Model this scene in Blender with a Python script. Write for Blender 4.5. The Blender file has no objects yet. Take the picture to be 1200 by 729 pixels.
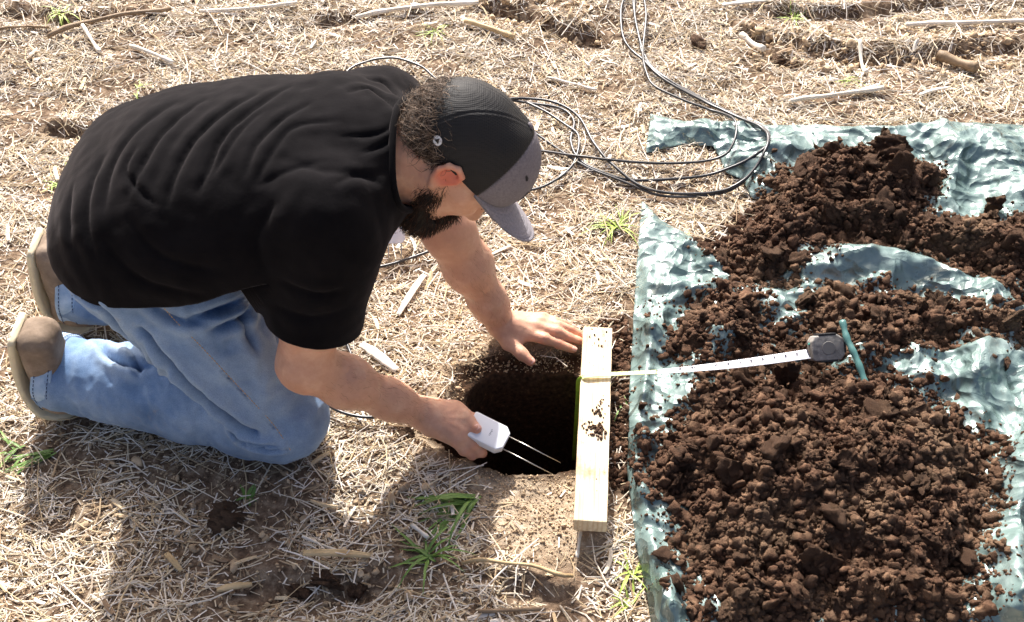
import bpy, bmesh, math, random
import numpy as np
from mathutils import Vector, Matrix
random.seed(7); RNG = np.random.default_rng(11)
S = bpy.context.scene
COL = S.collection

# ------------------------------------------------------------------ camera
CAM_H = 1.6; PITCH = math.radians(47.0); FPX = 1350.0
cd = bpy.data.cameras.new('camera'); cam = bpy.data.objects.new('camera', cd); COL.objects.link(cam)
cam.location = (0, 0, CAM_H); cam.rotation_euler = (math.radians(90) - PITCH, 0, 0)
cd.sensor_width = 36; cd.lens = 36 * FPX / 1200; cd.clip_start = 0.05; cd.clip_end = 400
S.camera = cam
# ------------------------------------------------------------------ light
SUN_EL = math.radians(40.5); SUN_AZ = math.radians(-9)      # azimuth measured from +y towards +x, the sun stands there
sun_dir = Vector((math.sin(SUN_AZ) * math.cos(SUN_EL), math.cos(SUN_AZ) * math.cos(SUN_EL), math.sin(SUN_EL)))
sd_ = bpy.data.lights.new('sun', 'SUN'); sun = bpy.data.objects.new('sun', sd_); COL.objects.link(sun)
sd_.energy = 4.7; sd_.angle = math.radians(0.8); sd_.color = (1, .975, .94)
sun.rotation_euler = (-sun_dir).to_track_quat('-Z', 'Y').to_euler()
sun.location = (0, 3, 6)
W = bpy.data.worlds.new("World"); S.world = W; W.use_nodes = True
nt = W.node_tree; bg = nt.nodes['Background']
sky = nt.nodes.new('ShaderNodeTexSky'); sky.sky_type = 'NISHITA'; sky.sun_disc = False
sky.sun_elevation = SUN_EL; sky.sun_rotation = SUN_AZ; sky.dust_density = 7.0; sky.air_density = .6; sky.ozone_density = .4
nt.links.new(sky.outputs[0], bg.inputs[0]); bg.inputs[1].default_value = 0.14
S.view_settings.view_transform = 'Standard'; S.view_settings.look = 'None'
S.view_settings.gamma = 1.0; S.view_settings.exposure = 0.78
S.view_settings.use_white_balance = True; S.view_settings.white_balance_temperature = 6550; S.view_settings.white_balance_tint = 10

# ------------------------------------------------------------------ numbers
CP, SP = math.cos(PITCH), math.sin(PITCH)
def px(u, v, z=0.0):
    """point of the place at height z that the photograph shows at pixel (u, v) (1200 x 729)"""
    a = (u - 600) / FPX; b = (v - 364.5) / FPX
    d = (a, CP - b * SP, -SP - b * CP)
    t = (z - CAM_H) / d[2]
    return np.array((a * t, d[1] * t, z))
def pxy(u, v, y):
    a = (u - 600) / FPX; b = (v - 364.5) / FPX
    d = (a, CP - b * SP, -SP - b * CP); t = y / d[1]
    return np.array((a * t, y, CAM_H + d[2] * t))
def P2(pts, z=0.0): return np.array([px(u, v, z)[:2] for u, v in pts])

def _hash(ix, iy, iz):
    h = (ix.astype(np.int64) * 374761393 + iy.astype(np.int64) * 668265263 + iz.astype(np.int64) * 2147483647 + 974711) & 0xffffffff
    h = ((h ^ (h >> 13)) * 1274126177) & 0xffffffff
    return (h ^ (h >> 16)) & 0xffff
def noise(x, y, z=None):
    """value-gradient noise, about -1..1"""
    x = np.asarray(x, float); y = np.asarray(y, float); z = np.zeros_like(x) if z is None else np.asarray(z, float) + 0 * x
    xi = np.floor(x); yi = np.floor(y); zi = np.floor(z); fx = x - xi; fy = y - yi; fz = z - zi
    u = fx * fx * fx * (fx * (fx * 6 - 15) + 10); v = fy * fy * fy * (fy * (fy * 6 - 15) + 10); w = fz * fz * fz * (fz * (fz * 6 - 15) + 10)
    r = 0
    for dx in (0, 1):
        for dy in (0, 1):
            for dz in (0, 1):
                h = _hash(xi + dx, yi + dy, zi + dz)
                th = h * (6.2831853 / 65536) ; ph = ((h * 7919) & 0xffff) / 32768.0 - 1
                s = np.sqrt(1 - ph * ph)
                g = (np.cos(th) * s) * (fx - dx) + (np.sin(th) * s) * (fy - dy) + ph * (fz - dz)
                r = r + g * (u if dx else 1 - u) * (v if dy else 1 - v) * (w if dz else 1 - w)
    return r * 1.7
def fbm(x, y, z=None, o=4, gain=.5):
    r = 0; a = 1.; f = 1.
    for i in range(o):
        r = r + a * noise(x * f + 17.3 * i, y * f - 9.1 * i, None if z is None else z * f + 5.7 * i); a *= gain; f *= 2.03
    return r
def smooth(e0, e1, x):
    t = np.clip((x - e0) / (e1 - e0), 0, 1); return t * t * (3 - 2 * t)
def poly_sd(poly, X, Y):
    """signed distance to a closed polygon, negative inside"""
    n = len(poly); d = np.full(X.shape, 1e9); ins = np.zeros(X.shape, bool)
    for i in range(n):
        ax, ay = poly[i]; bx, by = poly[(i + 1) % n]; ex, ey = bx - ax, by - ay
        t = np.clip(((X - ax) * ex + (Y - ay) * ey) / (ex * ex + ey * ey + 1e-12), 0, 1)
        d = np.minimum(d, np.hypot(X - ax - t * ex, Y - ay - t * ey))
        if ey != 0:
            c = ((ay > Y) != (by > Y)) & (X < ex * (Y - ay) / ey + ax); ins ^= c
    return np.where(ins, -d, d)
def line_d(pts, X, Y):
    d = np.full(X.shape, 1e9)
    for i in range(len(pts) - 1):
        ax, ay = pts[i]; ex, ey = pts[i + 1] - pts[i]
        t = np.clip(((X - ax) * ex + (Y - ay) * ey) / (ex * ex + ey * ey + 1e-12), 0, 1)
        d = np.minimum(d, np.hypot(X - ax - t * ex, Y - ay - t * ey))
    return d
def spline(pts, n=8):
    pts = np.asarray(pts, float); P = np.vstack([2 * pts[0] - pts[1], pts, 2 * pts[-1] - pts[-2]]); out = []
    for i in range(1, len(P) - 2):
        for t in np.linspace(0, 1, n, endpoint=False):
            a, b, c, d = P[i - 1:i + 3]
            out.append(.5 * ((2 * b) + (c - a) * t + (2 * a - 5 * b + 4 * c - d) * t * t + (3 * b - a - 3 * c + d) * t ** 3))
    out.append(P[-2]); return np.array(out)

# ------------------------------------------------------------------ objects
def tag(o, label=None, cat=None, group=None, kind=None):
    if label: o['label'] = label
    if cat: o['category'] = cat
    if group: o['group'] = group
    if kind: o['kind'] = kind
    return o
def empty(name, loc=(0, 0, 0)):
    o = bpy.data.objects.new(name, None); o.location = loc; o.empty_display_size = .05; COL.objects.link(o); return o
def link(name, me, m=None, parent=None):
    o = bpy.data.objects.new(name, me); COL.objects.link(o)
    if m is not None and not me.materials: me.materials.append(m)
    if parent is not None:
        o.parent = parent; o.matrix_parent_inverse = Matrix.Translation(-parent.location)
    return o
def np_mesh(name, V, F, sm=True, cols=None, fmat=None):
    """V (n,3), F (m,3|4) arrays -> mesh"""
    me = bpy.data.meshes.new(name); V = np.asarray(V, np.float32); F = np.asarray(F, np.int32); k = F.shape[1]
    me.vertices.add(len(V)); me.vertices.foreach_set('co', V.ravel())
    me.loops.add(F.size); me.loops.foreach_set('vertex_index', F.ravel())
    me.polygons.add(len(F)); me.polygons.foreach_set('loop_start', np.arange(0, F.size, k, dtype=np.int32))
    me.polygons.foreach_set('loop_total', np.full(len(F), k, np.int32))
    if fmat is not None: me.polygons.foreach_set('material_index', fmat.astype(np.int32))
    me.polygons.foreach_set('use_smooth', np.full(len(F), sm, bool))
    me.update(calc_edges=True)
    if cols is not None:
        a = me.color_attributes.new('Col', 'FLOAT_COLOR', 'POINT')
        c = np.ones((len(V), 4), np.float32); c[:, :cols.shape[1]] = cols; a.data.foreach_set('color', c.ravel())
    return me
def tube(pts, r, n=8, cap=True):
    """tube mesh arrays along points, r scalar or per point"""
    pts = np.asarray(pts, float); m = len(pts); r = np.broadcast_to(np.asarray(r, float), (m,))
    T = np.gradient(pts, axis=0); T /= np.linalg.norm(T, axis=1)[:, None] + 1e-12
    up = np.array((0, 0, 1.)) if abs(T[0][2]) < .9 else np.array((1., 0, 0))
    N = np.cross(T[0], up); N /= np.linalg.norm(N); Ns = [N]
    for i in range(1, m):
        N = Ns[-1] - T[i] * np.dot(Ns[-1], T[i]); N /= np.linalg.norm(N); Ns.append(N)
    Ns = np.array(Ns); B = np.cross(T, Ns)
    an = np.linspace(0, 2 * np.pi, n, endpoint=False)
    V = pts[:, None, :] + r[:, None, None] * (np.cos(an)[None, :, None] * Ns[:, None, :] + np.sin(an)[None, :, None] * B[:, None, :])
    V = V.reshape(-1, 3); F = []
    i = np.arange(m - 1)[:, None] * n; j = np.arange(n)[None, :]; j2 = (j + 1) % n
    F = np.stack([i + j, i + j2, i + n + j2, i + n + j], -1).reshape(-1, 4)
    if cap:
        V = np.vstack([V, pts[0], pts[-1]]); a = len(V) - 2; b = a + 1; jj = np.arange(n); k2 = (jj + 1) % n
        F = np.vstack([F, np.stack([np.full(n, a), k2, jj, jj], -1), np.stack([np.full(n, b), (m - 1) * n + jj, (m - 1) * n + k2, (m - 1) * n + k2], -1)])
    return V, F
def join(parts):
    V = []; F = []; o = 0
    for v, f in parts: V.append(v); F.append(f + o); o += len(v)
    return np.vstack(V), np.vstack(F)
def from_quads(name, V, F, sm=True):
    """faces may repeat an index (triangles in quads)"""
    me = bpy.data.meshes.new(name)
    fs = [tuple(dict.fromkeys(f)) for f in np.asarray(F).tolist()]
    me.from_pydata(np.asarray(V).tolist(), [], fs); me.polygons.foreach_set('use_smooth', [sm] * len(me.polygons)); me.update(); return me
def bm_mesh(name, bm, sm=False):
    me = bpy.data.meshes.new(name); bm.normal_update(); bm.to_mesh(me); bm.free()
    me.polygons.foreach_set('use_smooth', [sm] * len(me.polygons)); return me
def bev_box(lx, ly, lz, bev=.002, seg=2):
    bm = bmesh.new(); bmesh.ops.create_cube(bm, size=1); bmesh.ops.scale(bm, vec=(lx, ly, lz), verts=bm.verts)
    bmesh.ops.bevel(bm, geom=bm.edges[:], offset=bev, segments=seg, affect='EDGES', profile=.6); return bm

# ------------------------------------------------------------------ materials
def rgb(h):
    h = h.lstrip('#'); c = [int(h[i:i + 2], 16) / 255 for i in (0, 2, 4)]
    return tuple((x / 12.92 if x < .04045 else ((x + .055) / 1.055) ** 2.4) for x in c)
class M:
    def __init__(s, name, base=(.5, .5, .5), rough=.8, spec=.3, **kw):
        s.m = bpy.data.materials.new(name); s.m.use_nodes = True; s.t = s.m.node_tree; s.b = s.t.nodes['Principled BSDF']
        s.b.inputs['Base Color'].default_value = (*base, 1); s.b.inputs['Roughness'].default_value = rough
        s.b.inputs['Specular IOR Level'].default_value = spec
        for k, v in kw.items(): s.b.inputs[k].default_value = v
        s.h = None
    def n(s, typ, **kw):
        nd = s.t.nodes.new(typ)
        for k, v in kw.items():
            if isinstance(v, bpy.types.NodeSocket): s.t.links.new(v, nd.inputs[k])
            elif k in nd.inputs.keys(): nd.inputs[k].default_value = v
            else: setattr(nd, k, v)
        return nd
    def co(s, scale=(1, 1, 1), kind='Object'):
        tc = s.n('ShaderNodeTexCoord'); mp = s.n('ShaderNodeMapping'); s.t.links.new(tc.outputs[kind], mp.inputs['Vector'])
        mp.inputs['Scale'].default_value = scale; return mp.outputs[0]
    def noise(s, sc, detail=4, rough=.55, vec=None, out=0):
        nd = s.n('ShaderNodeTexNoise', Scale=sc, Detail=detail, Roughness=rough); s.t.links.new(vec if vec is not None else s.co(), nd.inputs['Vector']); return nd.outputs[out]
    def vor(s, sc, feature='F1', vec=None, out='Distance'):
        nd = s.t.nodes.new('ShaderNodeTexVoronoi'); nd.feature = feature; nd.inputs['Scale'].default_value = sc
        s.t.links.new(vec if vec is not None else s.co(), nd.inputs['Vector']); return nd.outputs[out]
    def ramp(s, fac, stops):
        r = s.t.nodes.new('ShaderNodeValToRGB'); s.t.links.new(fac, r.inputs[0]); e = r.color_ramp.elements
        while len(e) < len(stops): e.new(.5)
        for el, (p, c) in zip(e, stops):
            el.position = p; el.color = (*c, 1) if not isinstance(c, (int, float)) else (c, c, c, 1)
        return r.outputs[0]
    def mix(s, fac, a, b, mode='MIX'):
        nd = s.t.nodes.new('ShaderNodeMix'); nd.data_type = 'RGBA'; nd.blend_type = mode
        for k, v in ((0, fac), (6, a), (7, b)):
            if isinstance(v, bpy.types.NodeSocket): s.t.links.new(v, nd.inputs[k])
            elif k: nd.inputs[k].default_value = (*v, 1)
            else: nd.inputs[k].default_value = v
        return nd.outputs[2]
    def math(s, op, a, b=0.0):
        nd = s.t.nodes.new('ShaderNodeMath'); nd.operation = op
        for k, v in ((0, a), (1, b)):
            if isinstance(v, bpy.types.NodeSocket): s.t.links.new(v, nd.inputs[k])
            else: nd.inputs[k].default_value = v
        return nd.outputs[0]
    def attr(s, name='Col', out='Color'):
        nd = s.t.nodes.new('ShaderNodeAttribute'); nd.attribute_name = name; return nd.outputs[out]
    def set(s, k, v): s.t.links.new(v, s.b.inputs[k]); return s
    def bump(s, h, strength=.5, dist=.01):
        nd = s.n('ShaderNodeBump', Strength=strength, Distance=dist, Height=h)
        if s.h is not None: s.t.links.new(s.h, nd.inputs['Normal'])
        s.h = nd.outputs[0]; s.t.links.new(s.h, s.b.inputs['Normal']); return s
FASTSDF = False
# ================================================================== terrain shape
HOLE = P2([(543, 470), (551, 446), (575, 434), (606, 430), (640, 431), (672, 434), (685, 446), (686, 500), (684, 548), (650, 556), (612, 556), (580, 551), (552, 540), (522, 526), (508, 512), (526, 498)])
DIRT = P2([(560, 392), (700, 385), (705, 640), (668, 662), (610, 655), (572, 640), (562, 590), (540, 560), (480, 530), (470, 505), (505, 440)])
EDGE = P2([(700, 378), (740, 370), (742, 570), (716, 580), (705, 560)])       # crumbled soil between the board and the tarp
DIPS = [([(905, 50), (960, 62), (1010, 72), (1080, 70), (1140, 64), (1230, 60)], .017, .030), ([(875, 42), (900, 60), (930, 78)], .022, .02),
        ([(575, 12), (620, 22), (650, 40), (690, 48)], .022, .025), ([(60, 152), (100, 158), (125, 140)], .016, .018), ([(380, 30), (450, 22), (500, 24)], .010, .02),
        ([(150, 128), (175, 118)], .012, .015), ([(300, 695), (380, 700), (440, 690)], .016, .025), ([(600, 690), (660, 705)], .012, .02), ([(20, 20), (70, 30), (160, 20)], .012, .02),
        ([(905, 20), (1000, 18), (1100, 8)], .012, .02)]
DIPS = [(P2(p), d, w) for p, d, w in DIPS]
FLAT = [(px(630, 395), .11), (px(330, 505), .14), (px(200, 480), .14), (px(100, 465), .10), (px(90, 380), .1)]
THIN = P2([(60, 500), (380, 540), (560, 570), (700, 660), (700, 729), (80, 760)])
DUFF = P2([(85, 500), (200, 520), (345, 540), (370, 560), (330, 600), (230, 600), (120, 560)])
BOARD_A, BOARD_B = px(699, 388, .0), px(690, 612, .0)
def H(x, y):
    h = .010 * noise(x * 2.6, y * 2.6) + .0045 * noise(x * 8, y * 8 + 3) + .0035 * fbm(x * 24, y * 24, o=2) + .0016 * fbm(x * 70, y * 70, o=2)
    rough = smooth(1.9, 2.7, y); h = h + rough * (.016 * noise(x * 3 + 5, y * 7) + .015 * np.abs(noise(x * 14, y * 20 + 3)))
    for c, r in FLAT:
        k = smooth(r, r * .5, np.hypot(x - c[0], y - c[1])); h = h * (1 - k) + k * (-.002 + h * .25)
    sb = line_d([BOARD_A[:2], BOARD_B[:2]], x, y); k = smooth(.09, .04, sb); h = h * (1 - k) + k * (h * .15)
    for p, d, w in DIPS:
        ww = w * (1 + .5 * noise(x * 20, y * 20)); q = line_d(p, x, y)
        h = h - d * np.exp(-(q / ww) ** 2) * (1 + .5 * noise(x * 30, y * 30))
        q2 = line_d(p + np.array((0, w * 1.7)), x, y); h = h + .7 * d * np.exp(-(q2 / ww) ** 2)
    return h
def hole_depth(x, y):
    s = poly_sd(HOLE, x, y) + .006 * noise(x * 35, y * 35) + .003 * noise(x * 90, y * 90)
    # the bank on the far and left side is worn down towards the pit, the near side is cut clean
    cx, cy = HOLE.mean(0); far = smooth(-.02, .10, y - cy + (cx - x) * .55)
    lip = .02 * far * smooth(.055, 0, s) ** 1.4
    d = smooth(.0, -.016 - .02 * far, s)
    return -lip - d * (.30 + .012 * noise(x * 40, y * 40)) - .05 * smooth(-.02, -.1, s) + far * d * (1 - d) * .02 * noise(x * 60, y * 60)
def G(x, y): return H(x, y) + hole_depth(x, y)
def gz(x, y): return float(G(np.array([x]), np.array([y]))[0])

# ================================================================== ground sheet
def axis(lo, hi, base, fine=None, far=45):
    c = [lo]
    while c[-1] < hi:
        s = base
        if fine and fine[0] < c[-1] < fine[1]: s = fine[2]
        c.append(c[-1] + s)
    out = []; s = base * 2; p = lo
    while p > -far + lo: p -= s; out.append(p); s *= 1.35
    up = []; s = base * 2; p = c[-1]
    while p < far + hi: p += s; up.append(p); s *= 1.35
    return np.array(out[::-1] + c + up)
gx = axis(-1.5, 1.6, .0105, (-.17, .13, .005)); gy = axis(.65, 3.3, .0105, (.98, 1.52, .005))
X, Y = np.meshgrid(gx, gy); Z = G(X, Y)
nx, ny = len(gx), len(gy)
idx = np.arange(nx * ny).reshape(ny, nx)
F = np.stack([idx[:-1, :-1], idx[:-1, 1:], idx[1:, 1:], idx[1:, :-1]], -1).reshape(-1, 4)
dirtm = smooth(.02, -.03, poly_sd(DIRT, X, Y) + .02 * noise(X * 20, Y * 20)); edgem = smooth(.015, -.02, poly_sd(EDGE, X, Y) + .012 * noise(X * 30, Y * 30))
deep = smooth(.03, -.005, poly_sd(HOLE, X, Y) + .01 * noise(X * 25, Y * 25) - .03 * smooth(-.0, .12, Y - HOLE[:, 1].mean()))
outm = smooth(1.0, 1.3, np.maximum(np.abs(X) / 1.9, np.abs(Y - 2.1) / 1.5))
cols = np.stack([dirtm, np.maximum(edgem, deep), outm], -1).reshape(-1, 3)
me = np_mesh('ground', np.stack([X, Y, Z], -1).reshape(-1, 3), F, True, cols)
m = M('field_soil', rough=.95, spec=.15)
c1 = m.ramp(m.noise(60, 6, .65), [(.3, rgb('#46382c')), (.5, rgb('#776351')), (.72, rgb('#a8967f'))])
dry = m.ramp(m.noise(90, 6, .65), [(.3, rgb('#8a7763')), (.5, rgb('#ad9a82')), (.7, rgb('#cdbda6'))])
soil_pit_shade = m.ramp(m.noise(120, 5, .6), [(.3, rgb('#20160f')), (.6, rgb('#453224')), (.8, rgb('#6b523c'))])  # dark soil, blackened further so pit shade is put into the colour
sep = m.t.nodes.new('ShaderNodeSeparateColor'); m.t.links.new(m.attr(), sep.inputs[0])
far_ = m.ramp(m.noise(70, 8, .8, m.co((.35, 1, 1))), [(.35, rgb('#8f7d68')), (.5, rgb('#c6b59c')), (.62, rgb('#e9dfcf'))])
c = m.mix(sep.outputs[2], c1, far_); c = m.mix(sep.outputs[0], c, dry); c = m.mix(sep.outputs[1], c, soil_pit_shade)
m.set('Base Color', c)
m.bump(m.noise(45, 6, .7), .6, .012).bump(m.noise(300, 3, .6), .5, .002)
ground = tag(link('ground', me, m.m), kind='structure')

# ================================================================== straw litter
TARP = P2([(762, 137), (800, 146), (850, 148), (905, 150), (960, 150), (1060, 153), (1130, 147), (1215, 152), (1262, 260), (1275, 420), (1290, 600), (1290, 790), (772, 790), (758, 700), (745, 640),
           (735, 560), (737, 480), (741, 400), (745, 330), (752, 238), (775, 262), (800, 275), (835, 305), (872, 338), (905, 330), (905, 240), (880, 236), (868, 212), (850, 205), (843, 186), (835, 176), (800, 172), (757, 182)])
def straw_tone(n, brown=0.):
    t = RNG.random(n); pal = np.array([rgb('#f4ebdc'), rgb('#e9ddc8'), rgb('#dccdb0'), rgb('#d3bd98'), rgb('#b9a283'), rgb('#f2ebe0'), rgb('#957c62')])
    w = np.array([.24, .2, .15, .15, .1, .1, .06]); k = RNG.choice(len(pal), n, p=w / w.sum())
    c = pal[k] * (.8 + .35 * RNG.random((n, 1))); q = RNG.random(n) < brown; c[q] = c[q] * np.array([[.52, .47, .42]]); return c
def strips(cx, cy, ang, L, w, lift, curve, tilt, hf, seg=3, tone=None, ridge=.35, nc=3):
    n = len(cx); t = np.linspace(-.5, .5, seg + 1)[None, :]
    dx, dy = np.cos(ang)[:, None], np.sin(ang)[:, None]
    off = curve[:, None] * L[:, None] * (t * t * 4 - .5)
    x = cx[:, None] + dx * t * L[:, None] - dy * off; y = cy[:, None] + dy * t * L[:, None] + dx * off
    za = hf(cx - dx[:, 0] * .4 * L, cy - dy[:, 0] * .4 * L); zb = hf(cx + dx[:, 0] * .4 * L, cy + dy[:, 0] * .4 * L); zc = hf(cx, cy)
    mid = np.maximum(zc, (za + zb) / 2)
    z = mid[:, None] + (zb - za)[:, None] * t * 1.1 + lift[:, None] + tilt[:, None] * t * L[:, None]
    taper = 1 - .2 * np.abs(t * 2) ** 3
    V = np.empty((n, seg + 1, nc, 3))
    for k, s in enumerate((-.5, 0, .5) if nc == 3 else (-.5, .5)):
        ww = w[:, None] * s * taper
        V[:, :, k, 0] = x - dy * ww; V[:, :, k, 1] = y + dx * ww; V[:, :, k, 2] = z + (ridge * w[:, None] * taper if (k == 1 and nc == 3) else 0)
    V = V.reshape(-1, 3); base = (np.arange(n) * (seg + 1) * nc)[:, None, None]
    i = (np.arange(seg) * nc)[None, :, None]; k = np.arange(nc - 1)[None, None, :]
    a = base + i + k; F = np.stack([a, a + 1, a + nc + 1, a + nc], -1).reshape(-1, 4)
    c = np.repeat(tone, (seg + 1) * nc, axis=0); return V, F, c
def straw_density(x, y):
    d = np.ones_like(x)
    d *= 1 - .93 * smooth(.01, -.015, poly_sd(DIRT, x, y) + .02 * noise(x * 20, y * 20))
    d *= 1 - .8 * smooth(.01, -.01, poly_sd(EDGE, x, y)); d[poly_sd(HOLE, x, y) < .018] = 0
    d[(poly_sd(TARP, x, y) < -.004)] = 0
    for p, dd, w in DIPS: d *= 1 - .8 * np.exp(-(line_d(p, x, y) / w) ** 2)
    d *= 1 - .35 * smooth(.02, -.05, poly_sd(THIN, x, y) + .05 * noise(x * 9, y * 9))
    d *= 1 - .72 * smooth(.02, -.05, poly_sd(DUFF, x, y) + .03 * noise(x * 12, y * 12))
    d *= .22 + .78 * smooth(-.35, .25, noise(x * 6, y * 9 + 9) + .35 * noise(x * 30, y * 30)+.1)
    return d
def scatter(n, x0, x1, y0, y1):
    n = int(n * 1.0); x = RNG.uniform(x0, x1, n); y = RNG.uniform(y0, y1, n); k = (RNG.random(n) < straw_density(x, y)) & (np.abs(x) < .75 + .55 * y); x, y = x[k], y[k]
    m_ = n // 4; x2 = RNG.uniform(-2.7, 2.8, m_); y2 = RNG.uniform(.25, 4.1, m_); k = ((y2 < y0) | (y2 > y1) | (np.abs(x2) >= .75 + .55 * y2) | (x2 < x0) | (x2 > x1)) & (RNG.random(m_) < straw_density(x2, y2) * smooth(1.4, 1.0, np.maximum(np.abs(x2) / 1.9, np.abs(y2 - 2.1) / 1.45)))
    return np.r_[x, x2[k]], np.r_[y, y2[k]]
acc = []
x, y = scatter(230000, -1.75, 1.8, .7, 3.4); n = len(x)         # fine chaff
acc.append(strips(x, y, RNG.uniform(0, np.pi, n), RNG.uniform(.006, .026, n), RNG.uniform(.0012, .0034, n), RNG.uniform(.0, .004, n), RNG.normal(0, .08, n), RNG.normal(0, .15, n), H, 1, straw_tone(n, .30), nc=2))
x, y = scatter(112000, -1.75, 1.8, .7, 3.4); n = len(x)         # straw
L = np.clip(RNG.lognormal(-3.35, .5, n), .014, .12)
acc.append(strips(x, y, RNG.normal(.1, .95, n), L, RNG.uniform(.0012, .0026, n) * (.8 + L * 5), RNG.gamma(1.5, .0022, n), RNG.normal(0, .09, n), RNG.normal(0, .12, n), H, 2, straw_tone(n, .12)))
x, y = scatter(5000, -1.75, 1.8, .7, 3.4); k_ = poly_sd(HOLE, x, y) > .07; x, y = x[k_], y[k_]; n = len(x)         # long thin stems
acc.append(strips(x, y, RNG.normal(.1, .8, n), RNG.uniform(.06, .16, n), RNG.uniform(.0014, .0028, n), RNG.uniform(.004, .012, n), RNG.normal(0, .06, n), RNG.normal(0, .06, n), H, 3, straw_tone(n, .1)))
x, y = scatter(1800, -1.75, 1.8, .7, 3.4); n = len(x)         # broad husk pieces
acc.append(strips(x, y, RNG.uniform(0, np.pi, n), RNG.uniform(.02, .05, n), RNG.uniform(.004, .009, n), RNG.uniform(.003, .009, n), RNG.normal(0, .06, n), RNG.normal(0, .15, n), H, 3, straw_tone(n) * 1.08, .2))
V = []; F = []; C = []; o = 0
for v, f, c in acc: V.append(v); F.append(f + o); C.append(c); o += len(v)
me = np_mesh('straw_litter', np.vstack(V), np.vstack(F), False, np.vstack(C))
m = M('straw', rough=.6, spec=.35); m.set('Base Color', m.mix(m.ramp(m.noise(200, 3), [(.35, 0.), (.7, .35)]), m.attr(), rgb('#8d7350')))
straw_m = m.m
tag(link('straw_litter', me, straw_m), 'loose pale chopped straw lying thick over the bare field soil', 'straw', kind='stuff')
# ================================================================== smooth solids (signed distance fields -> one continuous mesh)
def A(*v): return np.array(v, float)
def rc(a, b, ra, rb, n=None, s=1.0):
    a = np.asarray(a, float); b = np.asarray(b, float); e = b - a; L = e @ e + 1e-12
    if n is not None: n = np.asarray(n, float) / np.linalg.norm(n)
    def f(P):
        q = P - a; t = np.clip(q @ e / L, 0, 1); r = q - t[..., None] * e
        if n is not None: r = r + (r @ n * (1 / s - 1))[..., None] * n
        d = np.sqrt((r * r).sum(-1)) - (ra + (rb - ra) * t)
        return d * min(1, s) if n is not None else d
    return f
def chain(pts, rs, **kw): return [rc(pts[i], pts[i + 1], rs[i], rs[i + 1], **kw) for i in range(len(pts) - 1)]
def el(c, r, R=None):
    c = np.asarray(c, float); r = np.asarray(r, float); r = r * (HS if R is not None and R is HR else 1); R = np.eye(3) if R is None else np.asarray(R)   # columns = local axes
    def f(P):
        q = (P - c) @ R; k0 = np.sqrt(((q / r) ** 2).sum(-1)) + 1e-9; k1 = np.sqrt(((q / r ** 2) ** 2).sum(-1)) + 1e-9
        return k0 * (k0 - 1) / k1
    return f
def rbox(c, h, r, R):
    c = np.asarray(c, float); h = np.asarray(h, float) - r; R = np.asarray(R)
    def f(P):
        q = np.abs((P - c) @ R) - h; return np.linalg.norm(np.maximum(q, 0), axis=-1) + np.minimum(q.max(-1), 0) - r
    return f
def smin(a, b, k):
    if k <= 0: return np.minimum(a, b)
    h = np.clip(.5 + .5 * (b - a) / k, 0, 1); return b + (a - b) * h - k * h * (1 - h)
class Field:
    def __init__(s): s.p = []
    def add(s, f, k=.02, op='+'):
        for g in (f if isinstance(f, list) else [f]): s.p.append((g, k, op))
        return s
    def pick(s, c, rad):
        ds = [g(c[None])[0] for g, k, op in s.p]; dm = min([d for d, q in zip(ds, s.p) if q[2] == '+'])
        return [q for d, q in zip(ds, s.p) if (q[2] == '+' and d < dm + 2 * rad + 2 * q[1]) or (q[2] != '+' and abs(d) < 3 * rad + 2 * q[1]) or (q[2] != '+' and d < 0)]
    def ev(s, P, prims=None):
        d = None
        for g, k, op in (prims if prims is not None else s.p):
            v = g(P)
            if op == '+': d = v if d is None else smin(d, v, k)
            else: d = -smin(-d, v, k) if d is not None else None
        return d
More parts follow.
